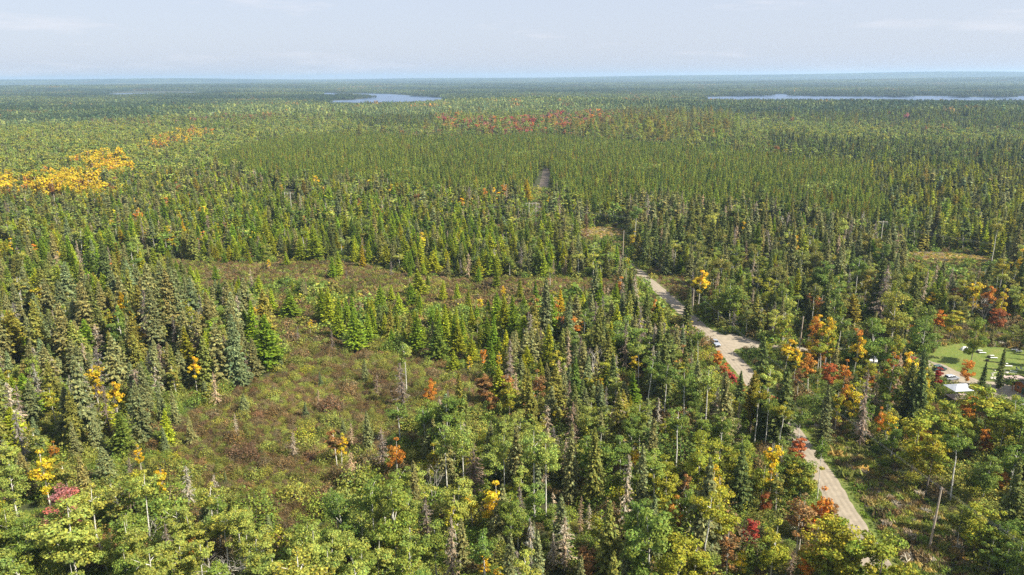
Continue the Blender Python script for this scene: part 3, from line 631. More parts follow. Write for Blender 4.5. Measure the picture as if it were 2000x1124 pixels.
def blocked(x, y, h, wr, sparse):
    """does a crown at x, y cover a place the photograph shows open"""
    z0 = hz(x, y); bad = np.zeros(len(x), bool)
    for q in (0.0, .2, .4, .6, .8, .98):
        for s in ((-1, 1) if 0 < q < .9 else (0,)):
            px, py, _ = project(np.stack([x + s * wr * (1 - q * .7), y, z0 + h * q], 1)); k = look(KEEP, px, py)
            bad |= (k == 1) | ((k == 2) & ~sparse & (q > .1))
    far = np.hypot(x, y) > 1500
    if far.any():
        for q in (0, .95):
            px, py, _ = project(np.stack([x[far], y[far], z0[far] + h[far] * q], 1)); bb = in_lakes(px, py); bad[np.where(far)[0][bb]] = True
    return bad

def scatter(cell, d0, d1):
    m = .667 * 1.18 * d1 + 40
    gx, gy = np.meshgrid(np.arange(-m, m, cell), np.arange(max(60, d0 * .7), d1, cell)); x = gx.ravel() + rng.uniform(-.5, .5, gx.size) * cell; y = gy.ravel() + rng.uniform(-.5, .5, gy.size) * cell
    d = np.hypot(x, y); ok = (d >= d0) & (d < d1) & (np.abs(x) < .667 * 1.14 * y + 38); x, y = x[ok], y[ok]
    px, py, _ = project(np.stack([x, y, hz(x, y) + 6.5], 1)); R = look(RM, px, py, r_default)
    px0, py0, _ = project(np.stack([x, y, hz(x, y)], 1)); Rb = look(RM, px0, py0, r_default)
    for b in (r_bog1, r_bog2, r_rplain): R[Rb == b] = b
    dr = dist_line(x, y, ROAD); dd = dist_line(x, y, DRIVE); sr = side_of_road(x, y); dr[(sr > 5) & (sr < np.interp(y, [150, 175, 200], [17, 11, 6.5]))] = 0
    # wires corridor on the right of the near road
    for v in range(1, len(REG)):
        keep, mix = REG[v]; s = np.where(R == v)[0]
        if not len(s) or keep == 0: continue
        s = s[rng.random(len(s)) < keep * (1 + .28 * np.sin(x[s] / 17 + 3 * np.sin(y[s] / 43)) * np.sin(y[s] / 23))]; s = s[(dr[s] > 5.2) & (dd[s] > 4)]
        ks = list(mix); kk = pick(ks, [mix[k][0] for k in ks], len(s))
        for ki, k in enumerate(ks):
            t = s[kk == ki]
            if not len(t): continue
            hmean, pal = mix[k][1], mix[k][2]; hh = hmean * (1 + .2 * np.sin(x[t] / 13 + 2 * np.sin(y[t] / 31)) * np.sin(y[t] / 19 + x[t] / 47)) * np.exp(rng.normal(0, .22, len(t))).clip(.45, 1.5)
            wr = {'aspen': 3.0, 'maple': 2.5, 'birch': 1.8, 'white pine': 3.5, 'bush': 1.0}.get(k, 1.5) * hh / 13
            b = blocked(x[t], y[t], hh, wr, np.full(len(t), v in (r_bog1, r_bog2)))
            t = t[~b]; hh = hh[~b]; tn = list(pal); ti = pick(tn, list(pal.values()), len(t))
            for a, h_, q in zip(t, hh, ti): put(k, x[a], y[a], h_, tn[q], rng.uniform(.85, 1.2) * (1.3 if (v in (r_lspruce, r_leftbot) and k != 'aspen') else 1.15 if v in (r_midspr, r_midtam, r_rtam, r_rspruce, r_cmid, r_lmix) else 1.0))
scatter(3.6, 70, 330)
scatter(4.6, 330, 800)
scatter(5.6, 800, 1800)
# the pine plantation: planted rows
ca, sa = math.cos(.11), math.sin(.11)
gx, gy = np.meshgrid(np.arange(-900, 1100, 3.7), np.arange(350, 1400, 4.8)); gx = gx.ravel() + rng.normal(0, .6, gx.size); gy = gy.ravel() + rng.normal(0, .75, gy.size)
x, y = gx * ca - gy * sa + 60, gx * sa + gy * ca
px, py, _ = project(np.stack([x, y, hz(x, y) + 6.5], 1)); s = (look(RM, px, py, 0) == r_plant) & (dist_line(x, y, ROAD) > 6.0) & (rng.random(len(x)) < .95); x, y = x[s], y[s]
hh = 12.5 * np.exp(rng.normal(0, .13, len(x))); b = blocked(x, y, hh, np.full(len(x), 1.2), np.zeros(len(x), bool)); x, y, hh = x[~b], y[~b], hh[~b]
odd = rng.random(len(x)); tn = ['pineo', 'deep', 'pineb', 'olive']; ti = rng.choice(4, len(x), p=[.42, .44, .07, .07])
patch = np.sin(x / 33 + 1) * np.sin(y / 41) + np.sin(x / 17 - y / 23) * .6
for i in range(len(x)):
    if patch[i] > 1.15 and odd[i] < .4: put('aspen', x[i], y[i], 12, 'pale' if odd[i] < .2 else 'mid')
    else: put('pine', x[i], y[i], hh[i], tn[ti[i]], .95)
# undergrowth under the near wood and on the bogs
def carpet(cell, d0, d1, test, pal, hmean, sd=.25):
    m = .667 * 1.1 * d1 + 20
    gx, gy = np.meshgrid(np.arange(-m, m, cell), np.arange(80, d1, cell)); x = gx.ravel() + rng.uniform(-.5, .5, gx.size) * cell; y = gy.ravel() + rng.uniform(-.5, .5, gy.size) * cell
    d = np.hypot(x, y); ok = (d >= d0) & (d < d1) & (np.abs(x) < .667 * 1.08 * y + 20); x, y = x[ok], y[ok]
    px, py, _ = project(np.stack([x, y, np.zeros(len(x))], 1)); s = test(x, y, px, py); x, y = x[s], y[s]
    tn = list(pal); ti = pick(tn, list(pal.values()), len(x)); hh = hmean * np.exp(rng.normal(0, sd, len(x)))
    return [(x[i], y[i], hh[i], tn[ti[i]], 1.0, False) for i in range(len(x))]
isbog = lambda px, py: inpoly(BOG1, px, py) | inpoly(BOG2, px, py) | inpoly(BOG3, px, py)
BOGPAL = dict(heath=3.6, grass=3, willow=1.8, brown=2.6, redbrown=.8, olive=1)
SHRUBS = carpet(1.15, 100, 330, lambda x, y, px, py: isbog(px, py) & (dist_line(x, y, ROAD) > 6), BOGPAL, .95, .42)
SHRUBS += carpet(1.7, 330, 560, lambda x, y, px, py: isbog(px, py) & (dist_line(x, y, ROAD) > 6), BOGPAL, 1.1)
strip = lambda x, y: (side_of_road(x, y) > 5.0) & (side_of_road(x, y) < np.interp(y, [150, 175, 200], [20, 15, 5]))
TUFTS = carpet(1.3, 100, 560, lambda x, y, px, py: inpoly(CLEAR1, px, py) | inpoly(CLEAR2, px, py), dict(tan=2, yelgreen=2, straw=4, rust=.5), .5)
TUFTS += carpet(1.1, 90, 330, lambda x, y, px, py: strip(x, y) | inpoly(WEEDS, px, py), dict(heath=2, tan=.8, straw=.8, willow=1.6, mid=1.4, olive=1.5), .6, .4)
TUFTS += carpet(3.4, 90, 260, lambda x, y, px, py: strip(x, y) & (rng.random(len(x)) < .4), dict(heath=1, willow=1, olive=1), .7)
TUFTS += carpet(1.0, 90, 330, lambda x, y, px, py: (dist_line(x, y, MAIN) < 6.8) & (dist_line(x, y, MAIN) > 3.7) & (dist_line(x, y, DRIVE) > 3.2), dict(bright=2, mid=2, willow=2), .28, .3)
APRON = [(1385, 640), (1415, 652), (1450, 660), (1500, 669), (1500, 683), (1452, 682), (1434, 686), (1428, 694)]
TUFTS = [t for t in TUFTS if not inpoly(APRON, *[np.array([v]) for v in (lambda q: (q[0][0], q[1][0]))(project([t[0], t[1], 0]))])[0]]
lawnish = lambda px, py: inpoly(APRON, px, py) | inpoly(LAWN, px, py) | inpoly(GRAVELYARD, px, py)
UNDER = carpet(3.6, 330, 640, lambda x, y, px, py: ~isbog(px, py) & ~inpoly(CLEAR1, px, py) & ~inpoly(CLEAR2, px, py) & (dist_line(x, y, ROAD) > 4.5), dict(deep=2, mid=2, olive=2, brown=1), 2.2, .35)
UNDER += carpet(2.6, 90, 330, lambda x, y, px, py: ~isbog(px, py) & ~lawnish(px, py) & ~strip(x, y) & ~inpoly(CLEAR1, px, py) & ~inpoly(WEEDS, px, py) & (dist_line(x, y, ROAD) > 6.5) & (dist_line(x, y, DRIVE) > 4) & (rng.random(len(x)) < .8), dict(deep=1.5, mid=2.5, olive=2, brown=1, willow=2, yelgreen=.6, heath=.6), 2.1, .38)

# ------------------------------------------------------------------ single trees read off the photograph: kind, x, y of top, y of foot, tint, width factor
HERO = [
    ('aspen', 135, 965, 1135, 'pale', 1.35), ('maple', 130, 945, 1040, 'pink', 1.25), ('birch', 240, 918, 1035, 'olive', 1.2), ('birch', 312, 903, 985, 'gold', .8), ('birch', 272, 862, 925, 'gold', .7),
    ('birch', 85, 868, 990, 'gold', 1.1), ('birch', 105, 855, 905, 'orange', 1.0), ('birch', 130, 895, 985, 'olive', 1.2), ('bare birch', 285, 995, 1062, 'tan', 1), ('bare birch', 455, 1066, 1150, 'tan', 1.3), ('aspen', 440, 995, 1110, 'pale', 1.2), ('aspen', 350, 1045, 1160, 'pale', 1.3),
    ('aspen', 500, 1030, 1140, 'pale', 1.2), ('aspen', 20, 890, 1010, 'pale', 1.2), ('aspen', 10, 985, 1110, 'mid', 1.2), ('aspen', 670, 955, 1090, 'mid', 1.1), ('aspen', 770, 935, 1120, 'mid', .9), ('aspen', 640, 1060, 1190, 'pale', 1.1), ('aspen', 850, 1010, 1150, 'mid', 1.1), ('aspen', 540, 1078, 1200, 'pale', 1.3), ('aspen', 950, 1040, 1180, 'mid', 1.1),
    ('birch', 185, 700, 800, 'yolk', 1.2), ('birch', 225, 735, 830, 'gold', 1.0), ('birch', 340, 705, 775, 'olive', 1.2), ('birch', 380, 690, 770, 'gold', .8), ('birch', 100, 740, 830, 'yelgreen', 1.0), ('pine', 25, 600, 720, 'pineb', 1.6),
    ('spruce', 298, 553, 705, 'grey', 1.35), ('spruce', 425, 628, 755, 'grey', 1.5), ('spruce', 455, 612, 755, 'blue', 1.2), ('tamarack', 515, 612, 722, 'bright', 1.7), ('tamarack', 490, 585, 690, 'bright', 1.3), ('spruce', 545, 690, 722, 'blue', 1.2),
    ('spruce', 270, 740, 868, 'blue', 1.0), ('spruce', 340, 755, 835, 'grey', .9), ('spruce', 312, 738, 830, 'blue', .8), ('spruce', 372, 808, 872, 'grey', 1.0), ('spruce', 320, 828, 885, 'blue', .9), ('spruce', 400, 740, 782, 'blue', 1.4), ('spruce', 470, 685, 758, 'blue', 1.1), ('spruce', 185, 800, 885, 'grey', 1.1), ('spruce', 145, 818, 900, 'grey', 1.1),
    ('tamarack', 235, 800, 890, 'mid', 1.6), ('spruce', 205, 868, 945, 'blue', 1.9), ('spruce', 60, 735, 830, 'blue', 1.1), ('spruce', 225, 650, 760, 'grey', 1.5), ('spruce', 120, 690, 760, 'grey', 1.2),
    ('dead spruce', 190, 628, 705, 'tan', 1.8), ('dead spruce', 205, 748, 850, 'ash', 1.0), ('dead spruce', 40, 800, 912, 'ash', 1.2), ('dead spruce', 420, 724, 798, 'tan', 1.2), ('dead spruce', 572, 838, 895, 'tan', 1.3), ('dead spruce', 686, 824, 872, 'tan', .8), ('dead spruce', 365, 905, 990, 'tan', 1.1), ('dead spruce', 250, 890, 930, 'ash', 1.4), ('dead spruce', 340, 612, 690, 'ash', 1.0), ('dead spruce', 480, 690, 745, 'ash', 1.3),
    ('dead spruce', 1103, 1015, 1115, 'tan', 1.6), ('dead spruce', 1082, 1040, 1115, 'tan', .9), ('dead spruce', 1133, 970, 1045, 'tan', .9), ('dead spruce', 1152, 985, 1045, 'tan', .9), ('dead spruce', 785, 708, 795, 'ash', 1.6), ('dead spruce', 735, 728, 775, 'ash', 1.3), ('dead spruce', 1205, 770, 880, 'tan', 1.7), ('dead spruce', 1115, 835, 950, 'ash', 1.4), ('dead spruce', 745, 835, 915, 'ash', 1.4),
    ('dead spruce', 925, 865, 970, 'ash', 1.3), ('dead spruce', 1222, 895, 1030, 'tan', .9), ('dead spruce', 835, 970, 1060, 'ash', 1.3), ('dead spruce', 1545, 1085, 1160, 'ash', 1.4), ('dead spruce', 1400, 760, 820, 'ash', 1.4), ('dead spruce', 1222, 630, 730, 'ash', 1.0),
    ('bush', 572, 690, 712, 'willow', 1), ('bush', 600, 705, 728, 'yelgreen', 1), ('bush', 636, 692, 715, 'willow', 1), ('bush', 640, 712, 728, 'willow', 1), ('bush', 590, 828, 862, 'yelgreen', 1), ('bush', 628, 828, 852, 'willow', 1), ('bush', 610, 740, 752, 'willow', 1), ('bush', 674, 770, 790, 'willow', 1),
    ('birch', 655, 838, 912, 'rust', 1.2), ('birch', 664, 842, 908, 'gold', .9), ('birch', 774, 852, 935, 'orange', 1.1), ('maple', 838, 742, 790, 'orange', .8), ('maple', 842, 738, 770, 'red', .4), ('birch', 605, 620, 655, 'gold', .6), ('spruce', 718, 800, 885, 'blue', 1.0), ('spruce', 712, 700, 750, 'blue', 1.1),
    ('aspen', 780, 780, 875, 'mid', 1.2), ('aspen', 792, 665, 770, 'pale', .9), ('tamarack', 1095, 566, 618, 'yolk', 1.1), ('birch', 918, 690, 730, 'gold', .8), ('birch', 976, 685, 728, 'gold', .7), ('maple', 962, 765, 815, 'rust', .9), ('maple', 995, 745, 820, 'yelgreen', .9), ('birch', 1050, 718, 800, 'rust', 1), ('birch', 1060, 660, 720, 'yelgreen', .7),
    ('spruce', 1065, 545, 680, 'grey', 1.1), ('tamarack', 1005, 580, 665, 'bright', 1.2), ('tamarack', 985, 575, 650, 'lime', 1.1), ('tamarack', 970, 572, 640, 'bright', 1.1), ('tamarack', 695, 612, 685, 'bright', 1.5), ('tamarack', 812, 612, 690, 'bright', 1.1), ('tamarack', 818, 525, 580, 'lime', 1.6), ('tamarack', 763, 555, 590, 'lime', 1.4), ('tamarack', 855, 635, 705, 'deep', 1.4), ('tamarack', 648, 500, 545, 'bright', 1.1),
    ('tamarack', 565, 570, 620, 'bright', 1.9), ('tamarack', 530, 560, 615, 'lime', 1.3), ('tamarack', 660, 590, 660, 'bright', 1.3), ('tamarack', 420, 515, 550, 'bright', 1.5), ('tamarack', 505, 535, 575, 'lime', 1.2), ('tamarack', 375, 515, 580, 'lime', 1.2), ('tamarack', 300, 480, 530, 'lime', 1.3), ('spruce', 555, 655, 690, 'grey', 1.2),
    ('bare birch', 1166, 672, 755, 'tan', 1.2), ('aspen', 1265, 690, 822, 'mid', .8), ('aspen', 1300, 700, 825, 'mid', .8), ('aspen', 1340, 718, 845, 'mid', .8), ('aspen', 1325, 792, 925, 'mid', 1.05), ('aspen', 1408, 805, 915, 'deep', 1.05), ('aspen', 1225, 615, 720, 'mid', 1.2), ('aspen', 1250, 665, 760, 'pale', .9), ('aspen', 1140, 600, 680, 'mid', .8),
    ('aspen', 872, 822, 975, 'pale', .8), ('aspen', 907, 812, 985, 'pale', .8), ('aspen', 985, 830, 990, 'pale', .7), ('aspen', 1045, 825, 1010, 'pale', .8), ('aspen', 1068, 850, 1020, 'pale', .8), ('bare birch', 842, 895, 985, 'tan', .8), ('aspen', 1045, 940, 1060, 'mid', 1.0), ('aspen', 1000, 960, 1090, 'mid', .9),
    ('birch', 1237, 866, 930, 'yolk', .9), ('birch', 922, 965, 1035, 'gold', .9), ('birch', 1315, 965, 1060, 'orange', .8), ('birch', 1090, 790, 850, 'yelgreen', .8), ('aspen', 1230, 905, 1010, 'deep', .8),
    ('spruce', 1115, 825, 985, 'grey', .8), ('spruce', 1165, 830, 990, 'olive', 1.0), ('spruce', 1210, 760, 880, 'olive', .9), ('spruce', 1255, 870, 1010, 'grey', .8), ('spruce', 1450, 870, 1000, 'dark', .9), ('spruce', 1040, 720, 850, 'olive', .9),
    ('aspen', 1380, 955, 1130, 'yelgreen', 1.0), ('maple', 1465, 1018, 1075, 'red', .8), ('maple', 1493, 962, 1010, 'orred', .7), ('birch', 1448, 1075, 1130, 'gold', .9), ('aspen', 1355, 1050, 1190, 'yelgreen', 1.1), ('aspen', 1510, 1010, 1150, 'yelgreen', .9), ('birch', 1570, 960, 1080, 'rust', 1.3), ('birch', 1600, 950, 1060, 'orange', .9), ('maple', 1622, 985, 1035, 'rust', .9),
    ('maple', 1620, 1020, 1150, 'yelgreen', 1.3), ('maple', 1720, 1045, 1190, 'yelgreen', 1.2), ('maple', 1660, 1030, 1170, 'yelgreen', 1.2), ('maple', 1560, 858, 920, 'orred', 1.0), ('aspen', 1605, 852, 975, 'deep', .6), ('birch', 1510, 860, 985, 'gold', .9), ('birch', 1490, 900, 1000, 'yelgreen', .9), ('birch', 1520, 920, 1010, 'olive', 1.0), ('maple', 1575, 1095, 1160, 'orange', .7), ('aspen', 1480, 745, 870, 'yelgreen', .8), ('aspen', 1500, 770, 880, 'mid', .8), ('aspen', 1525, 785, 890, 'yelgreen', .9), ('aspen', 1560, 795, 890, 'mid', .8),
    ('maple', 1402, 688, 722, 'orange', 1.0), ('maple', 1415, 712, 745, 'orred', .9), ('maple', 1430, 728, 760, 'red', 1.0), ('maple', 1447, 748, 778, 'orred', .7), ('spruce', 1447, 728, 795, 'dark', .9), ('aspen', 1365, 640, 720, 'mid', .7), ('spruce', 1342, 565, 645, 'dark', 1.1), ('aspen', 1500, 660, 712, 'yelgreen', 1.1), ('aspen', 1512, 608, 672, 'pale', 1.1),
    ('birch', 1535, 665, 735, 'gold', 1.3), ('birch', 1585, 658, 715, 'gold', .9), ('birch', 1583, 690, 775, 'orange', 1.2), ('maple', 1620, 715, 760, 'orred', 1.0), ('birch', 1650, 705, 765, 'orange', .9), ('birch', 1560, 720, 780, 'rust', 1.0), ('birch', 1672, 655, 740, 'gold', .9), ('aspen', 1640, 612, 700, 'mid', 1.2), ('pine', 1665, 580, 650, 'pineb', 1.6),
    ('aspen', 1740, 705, 830, 'mid', 1.1), ('aspen', 1715, 625, 730, 'deep', 1.1), ('aspen', 1805, 620, 720, 'deep', 1.1), ('maple', 1905, 624, 710, 'deep', .85), ('maple', 1832, 722, 765, 'red', .8), ('maple', 1890, 710, 755, 'orange', .8), ('birch', 1735, 798, 870, 'gold', 1.0), ('birch', 1720, 795, 860, 'orange', .7), ('maple', 1890, 778, 850, 'orange', 1.0), ('maple', 1955, 930, 965, 'orange', 1.0), ('maple', 1925, 840, 900, 'orange', .8),
    ('birch', 1905, 548, 625, 'gold', 1.3), ('birch', 1925, 560, 630, 'orange', 1.0), ('birch', 1955, 560, 640, 'gold', .8), ('maple', 1948, 610, 648, 'orred', 1.1), ('maple', 1860, 610, 665, 'yelgreen', 1.3), ('maple', 1835, 612, 650, 'orange', 1.0), ('maple', 1785, 640, 668, 'orange', 1.0), ('bare birch', 1925, 570, 630, 'tan', 1.0), ('birch', 1690, 540, 610, 'olive', 1.0),
    ('spruce', 1958, 684, 758, 'dark', .6), ('spruce', 1920, 714, 772, 'dark', .85), ('spruce', 1800, 690, 840, 'dark', 1.0), ('dead spruce', 1725, 525, 630, 'ash', 1.8),
    ('maple', 1790, 805, 930, 'yelgreen', 1.2), ('maple', 1850, 790, 910, 'yelgreen', 1.2), ('maple', 1930, 760, 880, 'yelgreen', 1.5), ('maple', 1990, 800, 920, 'mid', 1.3), ('aspen', 1870, 840, 985, 'deep', 1.0), ('maple', 1820, 850, 960, 'yelgreen', 1.2), ('aspen', 1980, 870, 1010, 'deep', 1.0), ('spruce', 1985, 900, 1070, 'dark', 1.0), ('aspen', 1745, 830, 900, 'deep', .9),
    ('aspen', 1240, 395, 480, 'mid', .9), ('dead spruce', 1147, 420, 475, 'redbrown', 1.6), ('tamarack', 1029, 350, 400, 'yolk', 1.2), ('aspen', 1160, 490, 545, 'pale', 1.3), ('aspen', 1075, 520, 560, 'yelgreen', 1.1), ('birch', 550, 352, 382, 'gold', 1.0), ('white pine', 1838, 370, 410, 'pineb', 1.2), ('white pine', 1808, 335, 375, 'pineb', 1.0),
    ('maple', 1115, 240, 268, 'orange', 1.2), ('maple', 1240, 228, 245, 'red', 1.2), ('maple', 1770, 226, 242, 'pink', 1.5), ('maple', 1735, 228, 236, 'red', 1.2), ('white pine', 190, 240, 262, 'pineb', 1.2), ('white pine', 700, 236, 275, 'pineb', 1.1), ('white pine', 930, 245, 275, 'dark', 1.2), ('aspen', 980, 310, 350, 'pale', .8), ('white pine', 520, 232, 262, 'dark', 1.0),
]
herog = []
for k, px_, yt, yb, tn, w in HERO:
    g_ = ground(px_, yb); h_ = height_at(g_, yt)
    lean = (px_ - CX) / (CY + F / math.tan(PITCH) - yb) * (yb - yt)       # crown is drawn where x was read at mid-height
    g_ = ground(px_ - lean * .6, yb)
    if k == 'bush': h_ = h_ * .7
    herog.append((k, g_[0], g_[1], h_, tn, w))
HX = np.array([h[1] for h in herog]); HY = np.array([h[2] for h in herog]); HH = np.array([h[3] for h in herog])
# make room round each of them, and in front of it, so that it shows as it does in the photograph
def clear_for_heroes(lst):
    if not lst: return lst
    a = np.array([(t[0], t[1], t[2]) for t in lst]); keep = np.ones(len(a), bool)
    for hx, hy, hh in zip(HX, HY, HH):
        dist = math.hypot(hx, hy); u = np.array([hx, hy]) / dist
        dx = a[:, 0] - hx; dy = a[:, 1] - hy; along = -(dx * u[0] + dy * u[1]); side = np.abs(dx * u[1] - dy * u[0])
        dd = dist - along; ls = H / dist
        lim = hh * .35 + ls * along          # a tree this far in front may rise to here before it hides the upper two thirds
        r0 = 1.4 if hh > 4 else 1.0
        keep &= ~((side < r0 + hh * .09) & (along > -1.5 - .08 * hh) & (along < 40) & (a[:, 2] > lim))
    return [t for t, k in zip(lst, keep) if k]
for k in list(TREES): TREES[k] = clear_for_heroes(TREES[k])
for k, x_, y_, h_, tn, w in herog: TREES.setdefault(k, []).append((x_, y_, h_, tn, w, True))

# ------------------------------------------------------------------ labels
LAND = [('the silver pickup', 1397, 672), ('the leaning pole by the near road', 1818, 1060), ('the pole behind the driveway', 1560, 680), ('the pole at the upper road end', 1216, 500), ('the green lawn', 1900, 705), ('the white canopy roof', 1870, 780),
        ('the white camper', 1706, 712), ('the brown cabin', 1996, 755), ('the middle twin-post pylon', 565, 402), ('the plantation pylon', 1040, 440), ('the yellow aspen grove', 120, 388), ('the upper yellow aspen patch', 205, 340),
        ('the lone far line post', 1720, 474), ('the red maple belt', 1050, 262), ('the track through the plantation', 1050, 392), ('the orange grass clearing', 1180, 462), ('the dry grass strip', 1880, 508), ('the narrow end of the upper bog', 300, 515),
        ('the middle of the upper bog', 600, 530), ('the wide end of the upper bog', 1000, 575), ('the centre of the big bog', 600, 860), ('the top of the big bog', 620, 680), ('the bottom tip of the big bog', 560, 1040), ('the left shore of the big bog', 380, 840),
        ('the right shore of the big bog', 800, 770), ('the driveway mouth', 1460, 675), ('the bend of the upper road', 1300, 575), ('the tree-shaded lower road', 1650, 990), ('the hidden stretch of road', 1530, 830), ('the pink-red maple', 130, 1035), ('the big bare birch', 455, 1140),
        ('the golden tamarack', 1095, 618), ('the orange birch on the bog edge', 774, 930), ('the scarlet maple at the bottom', 1465, 1072), ('the three white-stemmed aspens', 1300, 830), ('the red roadside maples', 1425, 755), ('the pale bleached spruce', 190, 705), ('the golden birches behind the lawn', 1905, 625),
        ('the lower left corner', 40, 1090), ('the lower right corner', 1960, 1090), ('the middle of the bottom edge', 1000, 1110), ('the left edge of the wood', 20, 640), ('the grey spruce on the left', 298, 700), ('the pair of tall spruces beside the bog', 440, 755), ('the bare forked birch', 1166, 752), ('the row of white aspen stems', 970, 1000),
        ('the brushy opening by the road', 1310, 550), ('the tamarack cluster', 690, 670), ('the bright green tamaracks', 990, 655), ('the weedy strip behind the lawn', 1960, 660), ('the dense spruces above the road', 1400, 490), ('the grassy power line strip', 1700, 950), ('the left edge below the grove', 30, 480), ('the spruces behind the upper bog', 480, 470), ('the plantation foot', 830, 450), ('the far right edge', 1980, 420), ('the plantation centre', 800, 320), ('the far green aspen wood', 150, 290)]
LP = np.array([(a, b) for _, a, b in LAND], float)
ORD = ['', 'second ', 'third ', 'fourth ', 'fifth ', 'sixth ', 'seventh ', 'eighth ', 'ninth ', 'tenth ', 'eleventh ', 'twelfth ', 'thirteenth ', 'fourteenth ', 'fifteenth ', 'sixteenth ', 'seventeenth ', 'eighteenth ', 'nineteenth ', 'twentieth ']
NOUN = {'spruce': 'spruce', 'tamarack': 'tamarack', 'pine': 'pine', 'white pine': 'broad white pine', 'aspen': 'aspen', 'birch': 'birch', 'maple': 'maple', 'dead spruce': 'dead spruce', 'bare birch': 'leafless birch', 'bush': 'round bush'}
USED = set()
def labels(kind, items):
    """items: list of (px, py, h, tint); one distinguishing label for each"""
    hs = np.array([i[2] for i in items]); lo, hi = np.quantile(hs, [.33, .67]); buckets = {}
    for n, (px, py, h, tn) in enumerate(items):
        d = np.hypot(LP[:, 0] - px, (LP[:, 1] - py) * 1.6); j = int(np.argmin(d)); dx, dy = px - LP[j, 0], (py - LP[j, 1]) * 1.6
        rel = ('right of' if dx > 0 else 'left of') if abs(dx) > abs(dy) else ('in front of' if dy > 0 else 'behind')
        if d[j] < 7: rel = 'right beside'
        size = 'small' if h < lo else ('tall' if h > hi else 'medium')
        if kind == 'bush': size = 'low'
        if kind in ('bush', 'bare birch'): pass
        buckets.setdefault((size, TNAME[tn], rel, j), []).append((d[j], n))
    out = [None] * len(items)
    for (size, cn, rel, j), L in buckets.items():
        L.sort()
        for r_, (_, n) in enumerate(L):
            base = NOUN[kind]; nm = LAND[j][0]
            cn2 = {'bare birch': 'pale'}.get(kind, cn)
            s = f'{size} {cn2} {base} {rel} {nm}' if len(L) == 1 else f'{size} {cn2} {base}, {ORD[min(r_, 19)]}closest {rel} {nm}' if r_ else f'{size} {cn2} {base}, closest {rel} {nm}'
            if len(s.split()) > 16: s = s.replace(size + ' ', '', 1)
            out[n] = s
    return out

# ------------------------------------------------------------------ place the trees: the 300 largest of a kind as things, the rest as one stand
def nodes_for(coll):
    ng = bpy.data.node_groups.new('stand_' + coll.name, 'GeometryNodeTree')
    ng.interface.new_socket('Geometry', in_out='INPUT', socket_type='NodeSocketGeometry'); ng.interface.new_socket('Geometry', in_out='OUTPUT', socket_type='NodeSocketGeometry')
    gi = N(ng, 'NodeGroupInput'); go = N(ng, 'NodeGroupOutput'); ip = N(ng, 'GeometryNodeInstanceOnPoints'); ci = N(ng, 'GeometryNodeCollectionInfo')
    ci.inputs['Collection'].default_value = coll; ci.inputs['Separate Children'].default_value = True; ci.inputs['Reset Children'].default_value = True
    ip.inputs['Pick Instance'].default_value = True
    def attr(n, t): a = N(ng, 'GeometryNodeInputNamedAttribute', data_type=t); a.inputs['Name'].default_value = n; return a.outputs['Attribute']
    ng.links.new(gi.outputs[0], ip.inputs['Points']); ng.links.new(ci.outputs[0], ip.inputs['Instance'])
    ng.links.new(attr('which', 'INT'), ip.inputs['Instance Index']); ng.links.new(attr('rot', 'FLOAT_VECTOR'), ip.inputs['Rotation']); ng.links.new(attr('scl', 'FLOAT_VECTOR'), ip.inputs['Scale'])
    ng.links.new(ip.outputs[0], go.inputs[0]); return ng
def stand(name, label, meshes, pos, which, rot, scl, tint):
    coll = bpy.data.collections.new('models_' + name)
    for i, m in enumerate(meshes):
        o = bpy.data.objects.new(f'model_{name}_{i:02d}', m); coll.objects.link(o)
    me = bpy.data.meshes.new(name); n = len(pos); me.vertices.add(n); me.vertices.foreach_set('co', np.asarray(pos, np.float32).ravel())
    def A(nm, t, v, f): a = me.attributes.new(nm, t, 'POINT'); a.data.foreach_set(f, np.ascontiguousarray(v).ravel())
    A('which', 'INT', np.asarray(which, np.int32), 'value'); A('rot', 'FLOAT_VECTOR', np.asarray(rot, np.float32), 'vector'); A('scl', 'FLOAT_VECTOR', np.asarray(scl, np.float32), 'vector')
    A('tint', 'FLOAT_COLOR', np.concatenate([tint, np.ones((n, 1))], 1).astype(np.float32), 'color')
    o = link_mesh(name, me); md = o.modifiers.new('stand', 'NODES'); md.node_group = nodes_for(coll); o['kind'] = 'stuff'; o['label'] = label; return o

def vary(tn, n, amp=.13):
    t = np.array([T[a] for a in tn]); v = np.exp(rng.normal(0, amp, (n, 1)).clip(-2 * amp, 1.5 * amp)); hq = rng.normal(0, .07, (n, 1)).clip(-.09, .16); return t * v * np.concatenate([1 + hq, np.ones((n, 1)), 1 - hq], 1)
WSC = {}
STATS = {}
def scores(lst):
    a = np.array([(t[0], t[1], t[2]) for t in lst]); z = hz(a[:, 0], a[:, 1]); _, _, dz = project(np.stack([a[:, 0], a[:, 1], z], 1)); qx, qy, _ = project(np.stack([a[:, 0], a[:, 1], z + a[:, 2] * .85], 1))
    return np.where((qx > 4) & (qx < 1996) & (qy > 0) & (qy < 1118), a[:, 2] / dz + np.array([t[5] for t in lst]) * 10, -1)
_pp = [scores(TREES[k]) for k in ('pine', 'white pine')]; _cut = np.sort(np.concatenate(_pp))[-300]
QUOTA = {'pine': int((_pp[0] >= _cut).sum()), 'white pine': int((_pp[1] >= _cut).sum())}
